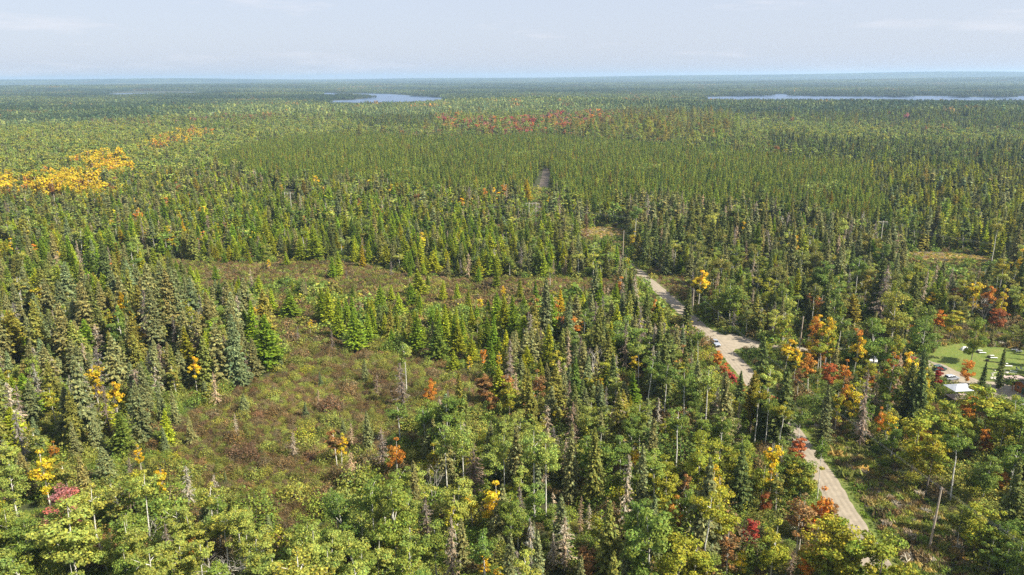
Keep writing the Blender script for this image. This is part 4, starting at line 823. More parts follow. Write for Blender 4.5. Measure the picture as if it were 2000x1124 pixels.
for kind, lst in sorted(TREES.items()):
    n = len(lst); x = np.array([t[0] for t in lst]); y = np.array([t[1] for t in lst]); h = np.array([t[2] for t in lst]); tn = [t[3] for t in lst]; w = np.array([t[4] for t in lst]); hero = np.array([t[5] for t in lst])
    z = hz(x, y); px, py, dz = project(np.stack([x, y, z], 1)); qx, qy, _ = project(np.stack([x, y, z + h * .85], 1)); tint = vary(tn, n)
    size = h / dz; infr = (qx > 4) & (qx < 1996) & (qy > 0) & (qy < 1118); score = np.where(infr, size + hero * 10, -1)
    order = np.argsort(-score); ind = order[:QUOTA.get(kind, 300)]; ind = ind[score[ind] > 0]; single = np.zeros(n, bool); single[ind] = True
    P0 = PROTO[kind][0]; P1 = PROTO[kind].get(1, P0); dist = np.hypot(x, y)
    lab = labels(kind, [(px[i], py[i], h[i], tn[i]) for i in ind]) if len(ind) else []
    nm = kind.replace(' ', '_') + ('' if kind in ('bush',) else '_tree' if kind not in ('dead spruce',) else '')
    cat = {'dead spruce': 'dead tree', 'bare birch': 'bare tree', 'bush': 'bush', 'white pine': 'pine tree'}.get(kind, kind + ' tree')
    grp = {'bush': 'round bushes on the bog'}.get(kind, f'{cat}s of the near wood')
    for c, i in enumerate(ind):
        tallstem = kind == 'aspen' and hero[i] and w[i] <= .8; p = P0[int(rng.integers(6, 9)) if tallstem else int(rng.integers(len(P0)))]; s = h[i] / p['h']; sw = s ** .75 * w[i] if h[i] > 5 else s * w[i]
        if kind == 'bush': sw = s * 1.35
        root = bpy.data.objects.new(nm, None); root.empty_display_size = .5; COL.objects.link(root); root.location = (x[i], y[i], z[i])
        root.rotation_euler = (rng.normal(0, .025), rng.normal(0, .025), rng.uniform(0, 6.283)); root.scale = (sw, sw, s)
        root['label'] = lab[c]; root['category'] = cat; root['group'] = grp
        cr = bpy.data.objects.new('crown' if kind != 'bare birch' else 'branches', p['crown']); COL.objects.link(cr); cr.parent = root; cr['tint'] = [float(a) for a in tint[i]] + [1.0]
        tk = bpy.data.objects.new('trunk' if kind != 'bush' else 'stems', p['trunk']); COL.objects.link(tk); tk.parent = root
    rest = np.where(~single)[0]
    STATS[kind] = (n, len(ind), len(rest))
    if len(rest):
        d = dist[rest]; lod = (d > 430).astype(int); which = np.where(lod == 0, rng.integers(0, len(P0), len(rest)), len(P0) + rng.integers(0, len(P1), len(rest)))
        hp = np.array([p['h'] for p in P0] + [p['h'] for p in P1])[which]; s = h[rest] / hp; sw = np.where(h[rest] > 5, s ** .75, s) * w[rest]
        rot = np.stack([rng.normal(0, .03, len(rest)), rng.normal(0, .03, len(rest)), rng.uniform(0, 6.283, len(rest))], 1)
        stand(f'{kind.replace(" ", "_")}_stand', f'further {cat}s massed in the forest beyond and between', [p['full'] for p in P0] + [p['full'] for p in P1], np.stack([x, y, z], 1)[rest], which, rot, np.stack([sw, sw, s], 1), tint[rest])
for nm, L, lab in (('bog_shrubs', SHRUBS, 'low brown and olive shrubs covering the bogs'), ('undergrowth', UNDER, 'green undergrowth below the near trees'), ('grass_tufts', TUFTS, 'dry and green grass tufts on verges and clearings')):
    n = len(L); x = np.array([t[0] for t in L]); y = np.array([t[1] for t in L]); h = np.array([t[2] for t in L]); tint = vary([t[3] for t in L], n, .2)
    Pb = PROTO['bush'][0] + PROTO['bush'][1]; near = np.hypot(x, y) < 260; which = np.where(near, rng.integers(0, 5, n), rng.integers(5, 10, n)); s = h / 1.5
    if nm == 'grass_tufts': Pb = PROTO['tuft'][0]; which = rng.integers(0, 4, n); s = h / .7
    if nm == 'bog_shrubs':   # drifts of one colour, as heath grows
        f = np.sin(x / 9 + np.sin(y / 7)) * np.sin(y / 13 + 1) * .5 + .5; tint *= (0.8 + .45 * f)[:, None]
    stand(nm, lab, [p['full'] for p in Pb], np.stack([x, y, hz(x, y)], 1), which, np.stack([np.zeros(n), np.zeros(n), rng.uniform(0, 6.28, n)], 1), np.stack([s * 1.1, s * 1.1, s], 1), tint)

# ------------------------------------------------------------------ the far forest, in patches whose trees have each their own crown
def patch_mesh(seed, size, ntree, hmean, style, q):
    r = R_(seed); b = Bag(); C = []; A = []; B = []; K = []
    g = int(math.sqrt(ntree)); xs, ys = np.meshgrid((np.arange(g) + .5) / g - .5, (np.arange(g) + .5) / g - .5); xs = (xs.ravel() + r.uniform(-.45, .45, g * g) / g) * size * 1.06; ys = (ys.ravel() + r.uniform(-.45, .45, g * g) / g) * size * 1.06
    for x, y in zip(xs, ys):
        con = r.random() < style; h = hmean * math.exp(r.normal(0, .2)); R = (1.7 if con else 3.1) * math.sqrt(size / ntree ** .5 / 5.5); k = leafcol(1, r, .28, .14)[0] * ([.62, .74, .62] if con else [1.1, 1.06, 1.0])
        m = q; t = r.uniform(0, 1, m)
        if con: zz = h * (.25 + .75 * t); rr = R * (1 - t) ** .8
        else: zz = h * (.5 + .5 * t); rr = R * np.sqrt(np.clip(1 - (t - .35) ** 2 / .45, .05, 1))
        az = r.uniform(0, 6.28, m); c = np.stack([x + rr * np.cos(az) * .8, y + rr * np.sin(az) * .8, zz], 1)
        nn = np.stack([np.cos(az), np.sin(az), np.full(m, .4 if con else .8)], 1) + r.normal(0, .4, (m, 3)); nn /= np.linalg.norm(nn, axis=1, keepdims=True)
        a = np.cross(nn, rnd_unit(m, r)); a /= np.linalg.norm(a, axis=1, keepdims=True); bb = np.cross(nn, a); sc = (R * (1.0 if con else 1.15) * (7 / m) ** .4 * (.75 + .35 * (1 - t)))[:, None] * .8
        C.append(c); A.append(a * sc * 1.1); B.append(bb * sc * .85); K.append(k * np.exp(r.normal(0, .15, (m, 1))))
    b.diamonds(np.concatenate(C), np.concatenate(A), np.concatenate(B), np.concatenate(K).clip(.1, 3)); v, qd, c = b.arrays(); return mesh_np('forest_patch', v, qd, c, None, [FOL])
PM = [patch_mesh(2000 + i, 32, 36, 13, [.2, .5, .8, .5][i % 4], 22) for i in range(8)] + [patch_mesh(2100 + i, 60, 121, 13, [.25, .5, .8, .5][i % 4], 9) for i in range(8)] + [patch_mesh(2200 + i, 150, 484, 14, [.3, .5, .7][i % 3], 4) for i in range(6)]
px_all = []
for cell, d0, d1, base, cnt in ((32, 1790, 2900, 0, 8), (60, 2900, 6500, 8, 8), (150, 6500, 18500, 16, 6)):
    m = .667 * 1.12 * d1 + 60; gx, gy = np.meshgrid(np.arange(-m, m, cell), np.arange(d0 * .75, d1, cell)); x = gx.ravel() + rng.uniform(-.1, .1, gx.size) * cell; y = gy.ravel() + rng.uniform(-.1, .1, gx.size) * cell
    d = np.hypot(x, y); ok = (d >= d0) & (d < d1) & (np.abs(x) < .667 * 1.1 * y + 60); x, y = x[ok], y[ok]; z = hz(x, y)
    bad = np.zeros(len(x), bool)
    hw = cell * .5
    for ox, oy, oz in ((0, 0, 0), (-hw, 0, 0), (hw, 0, 0), (0, -hw, 0), (0, hw, 0), (0, -hw, 14), (0, hw, 14), (-hw, 0, 14), (hw, 0, 14), (0, 0, 9)):
        a, b, _ = project(np.stack([x + ox, y + oy, z + oz], 1)); bad |= in_lakes(a, b)
    x, y, z = x[~bad], y[~bad], z[~bad]; n = len(x)
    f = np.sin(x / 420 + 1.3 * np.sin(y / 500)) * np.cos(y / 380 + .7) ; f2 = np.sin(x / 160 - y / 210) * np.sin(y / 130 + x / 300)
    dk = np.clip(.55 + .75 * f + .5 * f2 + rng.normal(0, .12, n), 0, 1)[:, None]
    tint = (1 - dk) * np.array([[.16, .20, .06]]) + dk * np.array([[.05, .085, .038]]); tint = tint * (1 - .25 * sm(d[ok][~bad], 2000, 3500))[:, None]; tint *= np.exp(rng.normal(0, .1, (n, 1)))  # darker with distance: some of the haze tone is painted into the tint
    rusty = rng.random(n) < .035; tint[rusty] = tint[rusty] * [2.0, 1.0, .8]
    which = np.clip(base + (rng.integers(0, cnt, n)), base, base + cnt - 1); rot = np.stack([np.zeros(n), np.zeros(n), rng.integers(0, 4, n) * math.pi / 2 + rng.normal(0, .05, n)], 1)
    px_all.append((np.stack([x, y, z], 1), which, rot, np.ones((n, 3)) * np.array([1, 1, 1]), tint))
# small wooded points and islands in the lakes
isl = []
for ax, ay, bx, by in ((660, 187.5, 722, 193), (1535, 184.5, 1700, 186.2), (1740, 190, 1765, 190.5), (1545, 188.2, 1745, 189.6), (1560, 187.2, 1740, 188.6), (1868, 190.5, 1882, 190.8), (1930, 190.6, 1965, 191.2), (1430, 188.5, 1495, 188.5), (802, 188, 862, 191)):
    for t in np.linspace(0, 1, 24):
        g_ = ground(ax + (bx - ax) * t, ay + (by - ay) * t); isl.append([g_[0] + rng.normal(0, 12), g_[1] + rng.normal(0, 30), 0.2])
isl = np.array(isl); n = len(isl); px_all.append((isl, rng.integers(0, 8, n), np.stack([np.zeros(n), np.zeros(n), rng.uniform(0, 6, n)], 1), np.ones((n, 3)) * .95, np.tile([[.06, .085, .045]], (n, 1))))
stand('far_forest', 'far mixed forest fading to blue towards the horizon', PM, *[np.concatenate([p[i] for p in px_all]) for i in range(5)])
print('TREES', STATS, 'shrubs', len(SHRUBS), len(UNDER), 'patches', sum(len(p[0]) for p in px_all))
# ------------------------------------------------------------------ things people built
def mesh_pd(name, V, Fs, mat, parent=None, smooth=False):
    me = bpy.data.meshes.new(name); me.from_pydata([tuple(map(float, v)) for v in V], [], Fs); me.materials.append(mat); me.update()
    if smooth: me.polygons.foreach_set('use_smooth', [True] * len(me.polygons))
    return link_mesh(name, me, parent)
def box(name, c, s, mat, parent=None, rot=0, bevel=.03, tilt=0):
    import bmesh
    bm = bmesh.new(); bmesh.ops.create_cube(bm, size=1); bmesh.ops.scale(bm, vec=s, verts=bm.verts)
    if bevel: bmesh.ops.bevel(bm, geom=bm.edges[:], offset=min(bevel, min(s) * .3), segments=1, affect='EDGES')
    if tilt: bmesh.ops.rotate(bm, matrix=Matrix.Rotation(tilt, 3, 'Y'), verts=bm.verts)
    bmesh.ops.rotate(bm, matrix=Matrix.Rotation(rot, 3, 'Z'), verts=bm.verts); bmesh.ops.translate(bm, vec=c, verts=bm.verts)
    me = bpy.data.meshes.new(name); bm.to_mesh(me); bm.free(); me.materials.append(mat); return link_mesh(name, me, parent)
def prism(name, prof, y0, y1, mat, parent=None, inset=0):
    """outline in x-z pushed along y"""
    n = len(prof); V = [(x, y0, z) for x, z in prof] + [(x, y1, z) for x, z in prof]
    return mesh_pd(name, V, [tuple(range(n))[::-1], tuple(range(n, 2 * n))] + [(i, (i + 1) % n, (i + 1) % n + n, i + n) for i in range(n)], mat, parent)
def tube(name, P, R, mat, parent=None, k=8):
    b = Bag(); b.tube(np.array(P, float), R, (1, 1, 1), k); v, q, c = b.arrays(); return link_mesh(name, mesh_np(name, v, q, None, None, [mat]), parent)
def disc(name, c, r, w, mat, parent, k=16):
    V = []; 
    for s in (-w / 2, w / 2):
        V += [(c[0] + r * math.cos(6.2832 * i / k), c[1] + s, c[2] + r * math.sin(6.2832 * i / k)) for i in range(k)]
    return mesh_pd(name, V, [tuple(range(k)), tuple(range(2 * k - 1, k - 1, -1))] + [(i, i + k, (i + 1) % k + k, (i + 1) % k) for i in range(k)], mat, parent)
def thing(name, label, cat, loc, rz=0, group=None):
    o = bpy.data.objects.new(name, None); o.empty_display_size = .5; COL.objects.link(o); o.location = loc; o.rotation_euler = (0, 0, rz); o['label'] = label; o['category'] = cat
    if group: o['group'] = group
    return o
MT = dict(silver=mat_plain('silver_paint', (.42, .46, .53), .3, .3), white=mat_plain('white_paint', (.78, .78, .76), .35), glass=mat_plain('dark_glass', (.02, .025, .03), .05), black=mat_plain('black_plastic', (.03, .03, .03), .5),
          tyre=mat_plain('tyre_rubber', (.025, .025, .025), .9), steel=mat_plain('steel', (.4, .4, .42), .3, .8), lamp=mat_plain('lamp_glass', (.7, .7, .68), .1), redlamp=mat_plain('red_lamp', (.4, .03, .02), .2),
          wood=mat_noise('weathered_pole', [(.34, .28, .22), (.5, .42, .33)], 1.5), palewood=mat_noise('bleached_timber', [(.42, .39, .34), (.6, .57, .5)], 1.5), tin=mat_noise('roof_tin', [(.30, .33, .37), (.46, .48, .52)], .9, rough=.5),
          log=mat_noise('stained_log', [(.30, .11, .03), (.42, .17, .05)], 2), deck=mat_noise('deck_board', [(.36, .27, .24), (.5, .4, .36)], 2), green=mat_plain('green_paint', (.03, .09, .06), .3), sage=mat_plain('sage_plastic', (.45, .5, .38), .5), teal=mat_plain('dark_teal_paint', (.03, .08, .085), .3),
          wire=mat_plain('aluminium_wire', (.3, .3, .3), .4, .6), ceramic=mat_plain('insulator', (.5, .48, .45), .2), shingle=mat_noise('roof_shingle', [(.14, .12, .11), (.24, .2, .18)], 2), grey=mat_plain('grey_board', (.3, .3, .3), .7), char=mat_plain('charred_iron', (.05, .04, .035), .8))

def car_wheels(t, xs, hw, r):
    for x in xs:
        for s in (-1, 1):
            wl = disc('wheel', (x, s * (hw - .08), r), r, .24, MT['tyre'], t); disc('rim', (x, s * (hw + .045), r), r * .58, .02, MT['steel'], wl, 12)
def pickup(loc, rz):
    t = thing('pickup_truck', 'silver pickup truck with dark open bed on the left side of the gravel road', 'pickup truck', loc, rz)
    w = .95
    # x forward; hood, crew cab, open bed
    prism('body', [(-2.85, .45), (-2.9, .62), (-2.9, 1.12), (-1.05, 1.12), (-1.05, 1.16), (1.15, 1.16), (1.35, 1.13), (2.7, 1.03), (2.88, .88), (2.9, .55), (2.8, .42), (2.35, .4), (2.2, .75), (1.75, .8), (1.4, .72), (1.25, .4), (-1.25, .4), (-1.4, .72), (-1.8, .8), (-2.2, .72), (-2.35, .42)], -w, w, MT['silver'], t)
    V = [(1.2, -.86, 1.162), (1.2, .86, 1.162), (-1.02, .86, 1.162), (-1.02, -.86, 1.162), (.45, -.70, 1.80), (.45, .70, 1.80), (-.85, .70, 1.82), (-.85, -.70, 1.82)]
    mesh_pd('cab', V, [(0, 3, 2, 1), (4, 5, 6, 7), (0, 1, 5, 4), (1, 2, 6, 5), (2, 3, 7, 6), (3, 0, 4, 7)], MT['silver'], t)
    def quad_on(a, b, c, d, name, off, par=t):
        mesh_pd(name, [np.array(p) + off for p in (a, b, c, d)], [(0, 1, 2, 3)], MT['glass'], par)
    quad_on((1.10, -.78, 1.23), (1.10, .78, 1.23), (.52, .66, 1.75), (.52, -.66, 1.75), 'windshield', np.array((.02, 0, .02)))
    quad_on((-1.02, -.75, 1.25), (-1.02, .75, 1.25), (-.88, .64, 1.74), (-.88, -.64, 1.74), 'rear_window', np.array((-.02, 0, .005)))
    for s in (-1, 1):
        for a, b in ((.98, .12), (.04, -.90)):
            quad_on((a, s * .855, 1.24), (b, s * .855, 1.24), (b * .82 + .02, s * .72, 1.74), ((a - .5) if a > .5 else a, s * .72, 1.74), 'side_window', np.array((0, s * .012, 0)))
        box('headlight', (2.86, s * .72, .86), (.12, .36, .2), MT['lamp'], t); box('tail_light', (-2.89, s * .86, .9), (.06, .14, .34), MT['redlamp'], t)
        box('mirror', (.95, s * 1.08, 1.3), (.14, .22, .2), MT['black'], t)
        box('bed_rail', (-1.95, s * .90, 1.19), (1.8, .1, .13), MT['silver'], t)
    box('bed_liner', (-1.97, 0, 1.135), (1.75, 1.62, .03), MT['black'], t, bevel=0); box('tailgate', (-2.86, 0, 1.17), (.08, 1.8, .1), MT['silver'], t)
    box('front_bumper', (2.92, 0, .55), (.18, 1.8, .24), MT['black'], t); box('rear_bumper', (-2.97, 0, .55), (.16, 1.8, .2), MT['steel'], t); box('grille', (2.9, 0, .84), (.06, .98, .22), MT['black'], t)
    prism('hood_panel', [(1.3, 1.135), (2.65, 1.045), (2.65, 1.075), (1.3, 1.17)], -.72, .72, MT['silver'], t)
    car_wheels(t, (1.82, -1.8), w, .4)
p_ = ground(1397, 674); q_ = ground(1409, 690); pickup((p_[0], p_[1], .02), math.atan2(ground(1414, 683)[1] - ground(1368, 639)[1], ground(1414, 683)[0] - ground(1368, 639)[0]))
def car(name, label, loc, rz, mat, h=1.5, roofm=None):
    t = thing(name, label, 'car', loc, rz)
    prism('body', [(-2.2, .4), (-2.25, .9), (-1.9, 1.0), (1.0, .98), (2.1, .82), (2.2, .5), (2.1, .35), (-2.1, .35)], -.9, .9, mat, t)
    V = [(1.1, -.82, .985), (1.1, .82, .985), (-2.0, .82, 1.0), (-2.0, -.82, 1.0), (.35, -.66, h), (.35, .66, h), (-1.75, .66, h), (-1.75, -.66, h)]
    mesh_pd('windows', V, [(0, 3, 2, 1), (0, 1, 5, 4), (1, 2, 6, 5), (2, 3, 7, 6), (3, 0, 4, 7)], MT['glass'], t)
    box('roof', (-.7, 0, h + .025), (2.2, 1.36, .06), mat, t)
    for s in (-1, 1): box('headlight', (2.17, s * .65, .72), (.06, .3, .14), MT['lamp'], t)
    car_wheels(t, (1.4, -1.4), .9, .33)
g_ = ground(1834, 724); car('parked_car', 'dark teal car parked by the gravel yard, behind the red maple', (g_[0], g_[1], .02), .25, MT['teal'], 1.75)
g_ = ground(1996, 800); car('parked_car', 'white car at the right edge beside the dark paved drive', (g_[0], g_[1], .02), 0.1, MT['white'], 1.5)
g_ = ground(1858, 742); car('parked_car', 'silver-grey car parked under the birch beside the white canopy', (g_[0], g_[1], .02), .2, MT['silver'], 1.5)

def camper(loc, rz):
    t = thing('camper_trailer', 'white camper trailer half hidden by trees beside the driveway', 'camper', loc, rz)
    prism('body', [(-3.1, .6), (-3.2, 1.2), (-3.0, 2.7), (-2.7, 2.85), (2.5, 2.85), (3.0, 2.3), (3.1, 1.2), (2.8, .6)], -1.15, 1.15, MT['white'], t)
    for x in (-1.8, 0.2, 1.8):
        box('window', (x, -1.16, 1.9), (.8, .03, .5), MT['glass'], t, bevel=0)
    box('door', (-.8, -1.165, 1.55), (.65, .04, 1.7), MT['grey'], t); box('roof_vent', (.5, 0, 2.93), (.6, .6, .16), MT['white'], t)
    box('hitch', (3.6, 0, .55), (1.1, .15, .12), MT['black'], t); car_wheels(t, (-.4, .4), 1.12, .36)
g_ = ground(1705, 716); camper((g_[0], g_[1], .02), 1.1)

def canopy(loc, rz):
    t = thing('canopy_shelter', 'white hipped canopy roof on tall crossed poles among the trees', 'canopy', loc, rz)
    hx, hy, e, zt = 3.5, 2.6, 5.4, 6.5
    for tri in (((-hx, -hy), (hx, -hy)), ((hx, -hy), (hx, hy)), ((hx, hy), (-hx, hy)), ((-hx, hy), (-hx, -hy))):
        (a, b), (c, d) = tri; rx = 1.2
        if a == c or abs(a - c) < .1: V = [(a, b, e), (c, d, e), (math.copysign(rx, a), 0, zt)]; Fc = [(0, 1, 2)]
        else: V = [(a, b, e), (c, d, e), (math.copysign(rx, c), 0, zt), (math.copysign(rx, a), 0, zt)]; Fc = [(0, 1, 2, 3)]
        V = V + [(x, y, z - .06) for x, y, z in V]; n = len(V) // 2
        mesh_pd('roof_panel', V, Fc + [tuple(range(2 * n - 1, n - 1, -1))] + [(i, i + n, (i + 1) % n + n, (i + 1) % n) for i in range(n)], MT['tin'], t)
    for x, y in ((-2.9, -2.1), (2.9, -2.1), (2.9, 2.1), (-2.9, 2.1), (0, -2.1)):
        tube('post', [(x, y, 0), (x * .98, y * .98, e + .05)], [.09, .08], MT['palewood'], t)
    for a, b in (((-2.9, -2.1, .4), (0, -2.1, 4.9)), ((0, -2.1, .4), (-2.9, -2.1, 4.9)), ((2.9, -2.1, .6), (0, -2.1, 4.6))): tube('brace', [a, b], [.06, .06], MT['palewood'], t)
    box('platform', (0, 0, 2.6), (5.6, 4.0, .15), MT['deck'], t); 
    for s in (-1, 1): box('railing', (0, s * 2.05, 3.5), (5.6, .07, .1), MT['palewood'], t)
g_ = ground(1871, 792); canopy((g_[0], g_[1], 0), .12)

# pale benches on either side of a fire ring, on the lawn
def bench(px, py, L, label):
    g_ = ground(px, py); t = thing('lawn_bench', label, 'bench', (g_[0], g_[1], .02), -.12, 'white benches on the lawn')
    box('seat', (0, 0, .45), (L, .55, .09), MT['white'], t); box('leg', (-L * .38, 0, .2), (.12, .42, .4), MT['palewood'], t); box('leg', (L * .38, 0, .2), (.12, .42, .4), MT['palewood'], t)
for a in ((1914, 687, 1.5, 'white bench behind the fire ring closest to the lawn tree'), (1919, 691.5, 2.2, 'long white bench in front of the fire ring closest to the lawn tree'), (1937, 697, 1.4, 'short white bench behind the middle fire ring of the lawn'), (1941, 701.5, 2.2, 'long white bench in front of the middle fire ring'),
          (1981, 685.5, 2.0, 'white bench behind the fire ring at the far end of the lawn'), (1990, 688.5, 2.1, 'white bench in front of the fire ring at the far end of the lawn'), (1964, 713, 1.3, 'short white bench behind the dark spruce at the lawn edge'), (1969, 717.5, 2.4, 'long white bench beside the dark spruce at the lawn edge')): bench(*a)
def firering(px, py, label):
    g_ = ground(px, py); t = thing('fire_ring', label, 'fire ring', (g_[0], g_[1], .02), 0, 'dark fire rings on the lawn')
    b = Bag(); n = 14; V = []
    for z, r in ((0, .55), (.55, .6), (.55, .5), (.1, .46)): V += [(r * math.cos(6.2832 * i / n), r * math.sin(6.2832 * i / n), z) for i in range(n)]
    mesh_pd('ring', V, [(k * n + i, k * n + (i + 1) % n, (k + 1) * n + (i + 1) % n, (k + 1) * n + i) for k in range(3) for i in range(n)], MT['char'], t)
    mesh_pd('ash_bed', [(.46 * math.cos(6.2832 * i / n), .46 * math.sin(6.2832 * i / n), .12 + .04 * (i % 2)) for i in range(n)], [tuple(range(n))], MT['grey'], t); tube('grate_post', [(.5, 0, 0), (.5, 0, 1.0)], [.04, .04], MT['char'], t)
firering(1909, 689, 'dark fire ring beside the trunk of the lawn tree'); firering(1931, 699, 'dark fire ring in the middle of the lawn'); firering(1990, 685, 'dark fire ring at the far end of the lawn'); firering(1928, 706, 'low dark fire ring closest to the gravel yard')
g_ = ground(1884, 684); t = thing('dome_tent', 'small white dome tent on the lawn behind the lawn tree', 'tent', (g_[0], g_[1], .02)); n = 12; V = [(0, 0, 1.25)]
for k, (r_, z_) in enumerate(((.6, 1.1), (1.1, .65), (1.35, 0))): V += [(r_ * math.cos(6.2832 * i / n) * (1 + .1 * (i % 2)), r_ * .85 * math.sin(6.2832 * i / n) * (1 + .1 * (i % 2)), z_) for i in range(n)]
mesh_pd('fly', V, [(0, 1 + i, 1 + (i + 1) % n) for i in range(n)] + [(1 + k * n + i, 1 + (k + 1) * n + i, 1 + (k + 1) * n + (i + 1) % n, 1 + k * n + (i + 1) % n) for k in range(2) for i in range(n)], MT['white'], t)
mesh_pd('door_flap', [(1.18, -.3, .12), (1.18, .3, .12), (.86, 0, 1.0)], [(0, 1, 2)], MT['grey'], t)

# cabin and its deck at the right edge
g_ = ground(2012, 768); t = thing('cabin', 'orange-brown log cabin at the right edge with grey roof', 'cabin', (g_[0], g_[1], 0), .15)
for sx, sy, lx, ly in ((0, -2.5, 6.0, .22), (0, 2.5, 6.0, .22), (-3, 0, .22, 5.2), (3, 0, .22, 5.2)):
    for k in range(9): box('log', (sx, sy, .25 + k * .27), (lx, ly, .25), MT['log'], t, bevel=.08)
box('door', (-3.13, -.6, 1.1), (.06, .95, 2.0), MT['green'], t); wf = box('window', (-3.13, 1.2, 1.5), (.06, .9, .8), MT['palewood'], t); box('pane', (-3.17, 1.2, 1.5), (.03, .74, .64), MT['glass'], wf, bevel=0)
for s in (-1, 1): mesh_pd('roof_slope', [(-3.7, 0, 3.9), (3.7, 0, 3.9), (3.7, s * 3.3, 2.4), (-3.7, s * 3.3, 2.4), (-3.7, 0, 3.78), (3.7, 0, 3.78), (3.7, s * 3.3, 2.28), (-3.7, s * 3.3, 2.28)], [(0, 1, 2, 3), (7, 6, 5, 4), (0, 3, 7, 4), (1, 5, 6, 2), (3, 2, 6, 7), (0, 4, 5, 1)], MT['shingle'], t)
for s in (-3, 3): mesh_pd('gable', [(s, -2.6, 2.55), (s, 2.6, 2.55), (s, 0, 3.78)], [(0, 1, 2)], MT['log'], t)
for s in (-2.4, 2.4): box('porch_post', (-3.9, s, 1.2), (.16, .16, 2.4), MT['log'], t)
g_ = ground(1981, 742); t = thing('wooden_deck', 'pinkish plank deck on grey skirting beside the cabin', 'deck', (g_[0], g_[1], 0), .12)
for k in range(12): box('plank', (-2.8 + k * .5, 0, .62), (.47, 3.4, .06), MT['deck'], t, bevel=.01)
box('skirting', (.0, -1.72, .3), (6.0, .06, .56), MT['grey'], t); box('step', (-3.3, 0, .25), (.5, 1.6, .2), MT['deck'], t)
def lounge(px, py, rz, label):
    g_ = ground(px, py, .65); t = thing('garden_chair', label, 'chair', (g_[0], g_[1], .65), rz, 'garden chairs on the deck')
    box('seat', (0, 0, .35), (.6, .6, .06), MT['sage'], t, tilt=.15); box('backrest', (-.38, 0, .72), (.07, .62, .8), MT['sage'], t, tilt=-.35)
    for s in (-1, 1):
        box('armrest', (0, s * .36, .55), (.7, .12, .04), MT['sage'], t); box('leg', (.27, s * .33, .26), (.07, .07, .52), MT['sage'], t); box('leg', (-.25, s * .33, .22), (.07, .07, .44), MT['sage'], t)
lounge(1987, 724, -1.2, 'pale green garden chair on the deck, left one of the pair'); lounge(1995, 723, -1.2, 'pale green garden chair on the deck, next to the cabin')
g_ = ground(1979, 730, .65); t = thing('picnic_table', 'sage green picnic table with two benches on the deck', 'picnic table', (g_[0], g_[1], .65), -.6)
for k in range(4): box('plank', (0, -.3 + k * .2, .75), (1.9, .18, .05), MT['sage'], t, bevel=.01)
for s in (-1, 1): box('bench_seat', (0, s * .75, .45), (1.9, .28, .05), MT['sage'], t); box('leg', (s * .7, 0, .37), (.1, 1.4, .08), MT['sage'], t); box('leg', (s * .7, .3, .36), (.1, .1, .72), MT['sage'], t); box('leg', (s * .7, -.3, .36), (.1, .1, .72), MT['sage'], t)
# stones lying on the gravel in front of the deck
rs_ = R_(77)
for k in range(26):
    g_ = ground(1935 + rs_.uniform(0, 34), 722 + rs_.uniform(0, 22)); r_ = rs_.uniform(.25, .55); V = rnd_unit(14, rs_) * r_ * [1, 1, .6]
    import bmesh
    bm = bmesh.new(); [bm.verts.new(v) for v in V]; bmesh.ops.convex_hull(bm, input=bm.verts); me = bpy.data.meshes.new('stone'); bm.to_mesh(me); bm.free(); me.materials.append(MT['palewood'])
    o = link_mesh('stone', me, None, (g_[0], g_[1], r_ * .25)); o['label'] = 'small pale stone lying in the gravel yard between lawn and deck'; o['category'] = 'stone'; o['group'] = 'stones scattered in the gravel yard'
# white house far off in the forest
g_ = ground(412, 236); t = thing('farm_house', 'small white house far off in the forest at upper left', 'house', (g_[0], g_[1], float(hz(g_[0], g_[1]))), .3)
box('wall', (0, 0, 4.5), (14, 9, 9.0), MT['white'], t, bevel=0)
for s in (-1, 1): mesh_pd('roof_slope', [(-7.6, 0, 12.6), (7.6, 0, 12.6), (7.6, s * 5.3, 8.6), (-7.6, s * 5.3, 8.6)], [(0, 1, 2, 3)], MT['tin'], t)
for s in (-7, 7): mesh_pd('gable', [(s, -4.5, 9), (s, 4.5, 9), (s, 0, 12.4)], [(0, 1, 2)], MT['white'], t)
for k in range(3): box('window', (-4.5 + 4.5 * k, -4.52, 6.5), (1.4, .06, 1.6), MT['glass'], t, bevel=0)

# power poles
def pole(base, top_h, lean, label, mat='wood', arm=True, nins=2):
    t = thing('utility_pole', label, 'pole', (base[0], base[1], 0)); tx, ty = lean
    tube('post', [(0, 0, -.5), (tx * .5, ty * .5, top_h * .5), (tx, ty, top_h)], [.24, .2, .15], MT[mat], t)
    if arm: box('crossarm', (tx, ty, top_h - .5), (2.4, .12, .14), MT[mat], t)
    for s in ((-1.05, -.45, .5, 1.05) if arm else (-.25, 0, .25)):
        tube('insulator', [(tx + s, ty, top_h - .44), (tx + s, ty, top_h - .2)], [.07, .05], MT['ceramic'], t)
    return [np.array([base[0] + tx + s, base[1] + ty, top_h - .2]) for s in ((-1.05, .5, 1.05) if arm else (-.25, 0, .25))]
b1 = ground(1815, 1072); h1 = height_at(b1, 957); A1 = pole(b1, h1, (.55, 0), 'tall weathered pole standing in the rough grass beside the near road', arm=False)
b2 = ground(1216, 504); h2 = height_at(b2, 452); A2 = pole(b2, h2, (.2, 0), 'reddish-brown pole at the upper end of the gravel road', arm=False)
b3 = ground(1561, 684); h3 = height_at(b3, 622); A3 = pole(b3, h3, (.3, 0), 'dark pole behind the driveway between the birches', arm=False)
b4 = ground(1352, 622); A4 = pole(b4, 11.5, (0, 0), 'pole half hidden in the trees beside the bend of the road', arm=False)
b0 = np.array([b1[0] + 18, b1[1] - 62, 0]); A0 = [np.array([b0[0] + s, b0[1], h1 - .3]) for s in (-1.05, .5, 1.05)]
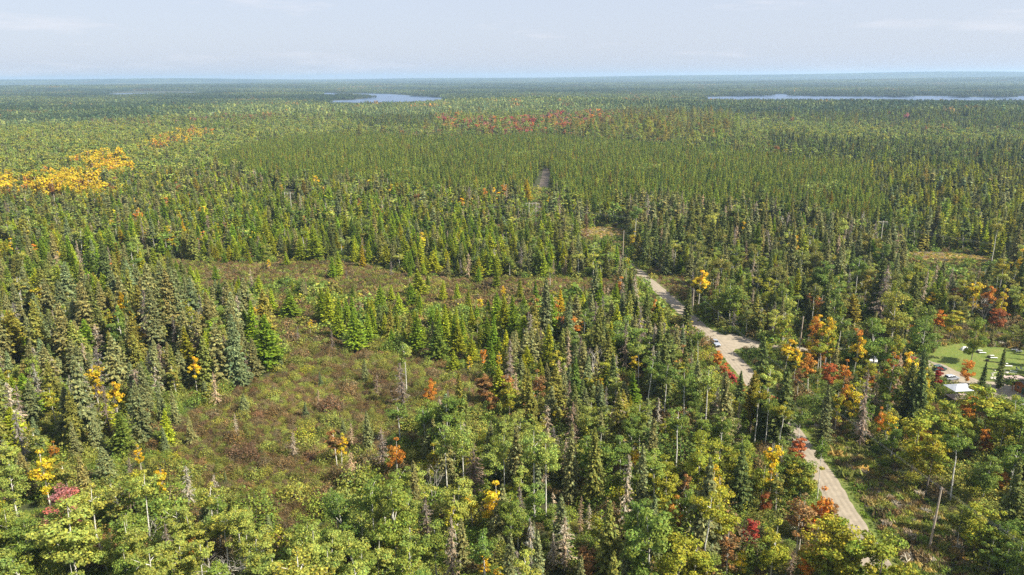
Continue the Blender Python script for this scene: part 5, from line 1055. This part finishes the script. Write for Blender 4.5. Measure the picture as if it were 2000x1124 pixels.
def wire(a, b, sag, r, label, group):
    P = [a + (b - a) * t - np.array([0, 0, sag * 4 * t * (1 - t)]) for t in np.linspace(0, 1, 22)]
    o = tube('power_wire', P, [r * .5] * 22, MT['wire'], None, 4); o['label'] = label; o['category'] = 'wire'; o['group'] = group
for A, B, sag, la in ((A1, A4, 2.2, 'running from the near pole to the bend of the road'), (A4, A2, 1.5, 'running from the road bend to the upper pole'), (A0, A1, 1.2, 'leaving the near pole towards the lower right corner')):
    for k in range(3): wire(A[k], B[k], sag, .03, f'{["left-hand", "middle", "right-hand"][k]} thin power wire {la}', 'roadside power wires')
wire(A4[2], A3[0], 1.0, .025, 'single thin wire crossing to the pole behind the driveway', 'roadside power wires')
def hframe(px, ytop, ybase, label, single=False, rz=-.1):
    b = ground(px, ybase); h_ = height_at(b, ytop); t = thing('power_pylon', label, 'pylon', (b[0], b[1], 0), rz)
    if single:
        tube('post', [(0, 0, -.5), (0, 0, h_)], [.24, .17], MT['palewood'], t); box('crossarm', (0, 0, h_ - .7), (5.0, .2, .24), MT['palewood'], t)
    else:
        for s in (-2.1, 2.1): tube('post', [(s, 0, -.5), (s, 0, h_ + .5)], [.20, .14], MT['palewood'], t)
        box('crossarm', (0, .2, h_ - .3), (8.6, .16, .22), MT['palewood'], t); tube('brace', [(-2.0, -.2, h_ * .45), (2.0, -.2, h_ * .82)], [.09, .09], MT['palewood'], t)
    xs = (-2.2, 0, 2.2) if single else (-4.0, 0, 4.0); A = []
    for x in xs:
        tube('insulator', [(x, .2, h_ - .5), (x, .2, h_ - 1.5)], [.12, .12], MT['ceramic'], t); A.append(np.array([b[0] + x * math.cos(rz), b[1] + x * math.sin(rz), h_ - 1.5]))
    return A
HF = [hframe(182, 348, 386, 'twin-post wooden pylon among the yellow aspens'), hframe(564, 374, 414, 'twin-post wooden pylon with pale crossarm rising from the spruces'), hframe(1040, 397, 448, 'twin-post wooden pylon in front of the plantation track'),
      hframe(1719, 436, 482, 'single-post pylon rising from the dark spruces on the far line', True), hframe(2330, 500, 560, 'twin-post wooden pylon beyond the right edge')]
HF = [HF[0], HF[1], HF[2], HF[3], HF[4]]
for k in range(4):
    for j in range(3): wire(HF[k][j], HF[k + 1][j], [3.5, 4, 5, 5][k], .045, f'{["first", "second", "third"][j]} long wire of the far power line, {["from the aspens to the first pylon", "between the two twin-post pylons", "from the plantation track to the single post", "from the single post to the right edge"][k]}', 'far power line wires')

# ------------------------------------------------------------------ the air
hb = bpy.data.meshes.new('haze'); s_ = 21500; z0_, z1_ = -60, 165
hb.from_pydata([(x, y, z) for z in (z0_, z1_) for x, y in ((-s_, -s_), (s_, -s_), (s_, s_), (-s_, s_))], [], [(3, 2, 1, 0), (4, 5, 6, 7), (0, 1, 5, 4), (1, 2, 6, 5), (2, 3, 7, 6), (3, 0, 4, 7)])
hm, ht, ho = newmat('haze_air'); pv = N(ht, 'ShaderNodeVolumePrincipled'); pv.inputs['Color'].default_value = (.52, .74, 1.0, 1); pv.inputs['Density'].default_value = 7.0e-5; pv.inputs['Anisotropy'].default_value = 0.2
ht.links.new(pv.outputs[0], ho.inputs['Volume']); hb.materials.append(hm); hz_o = link_mesh('haze', hb); hz_o['kind'] = 'stuff'; hz_o['label'] = 'thin blue summer haze over the forest'
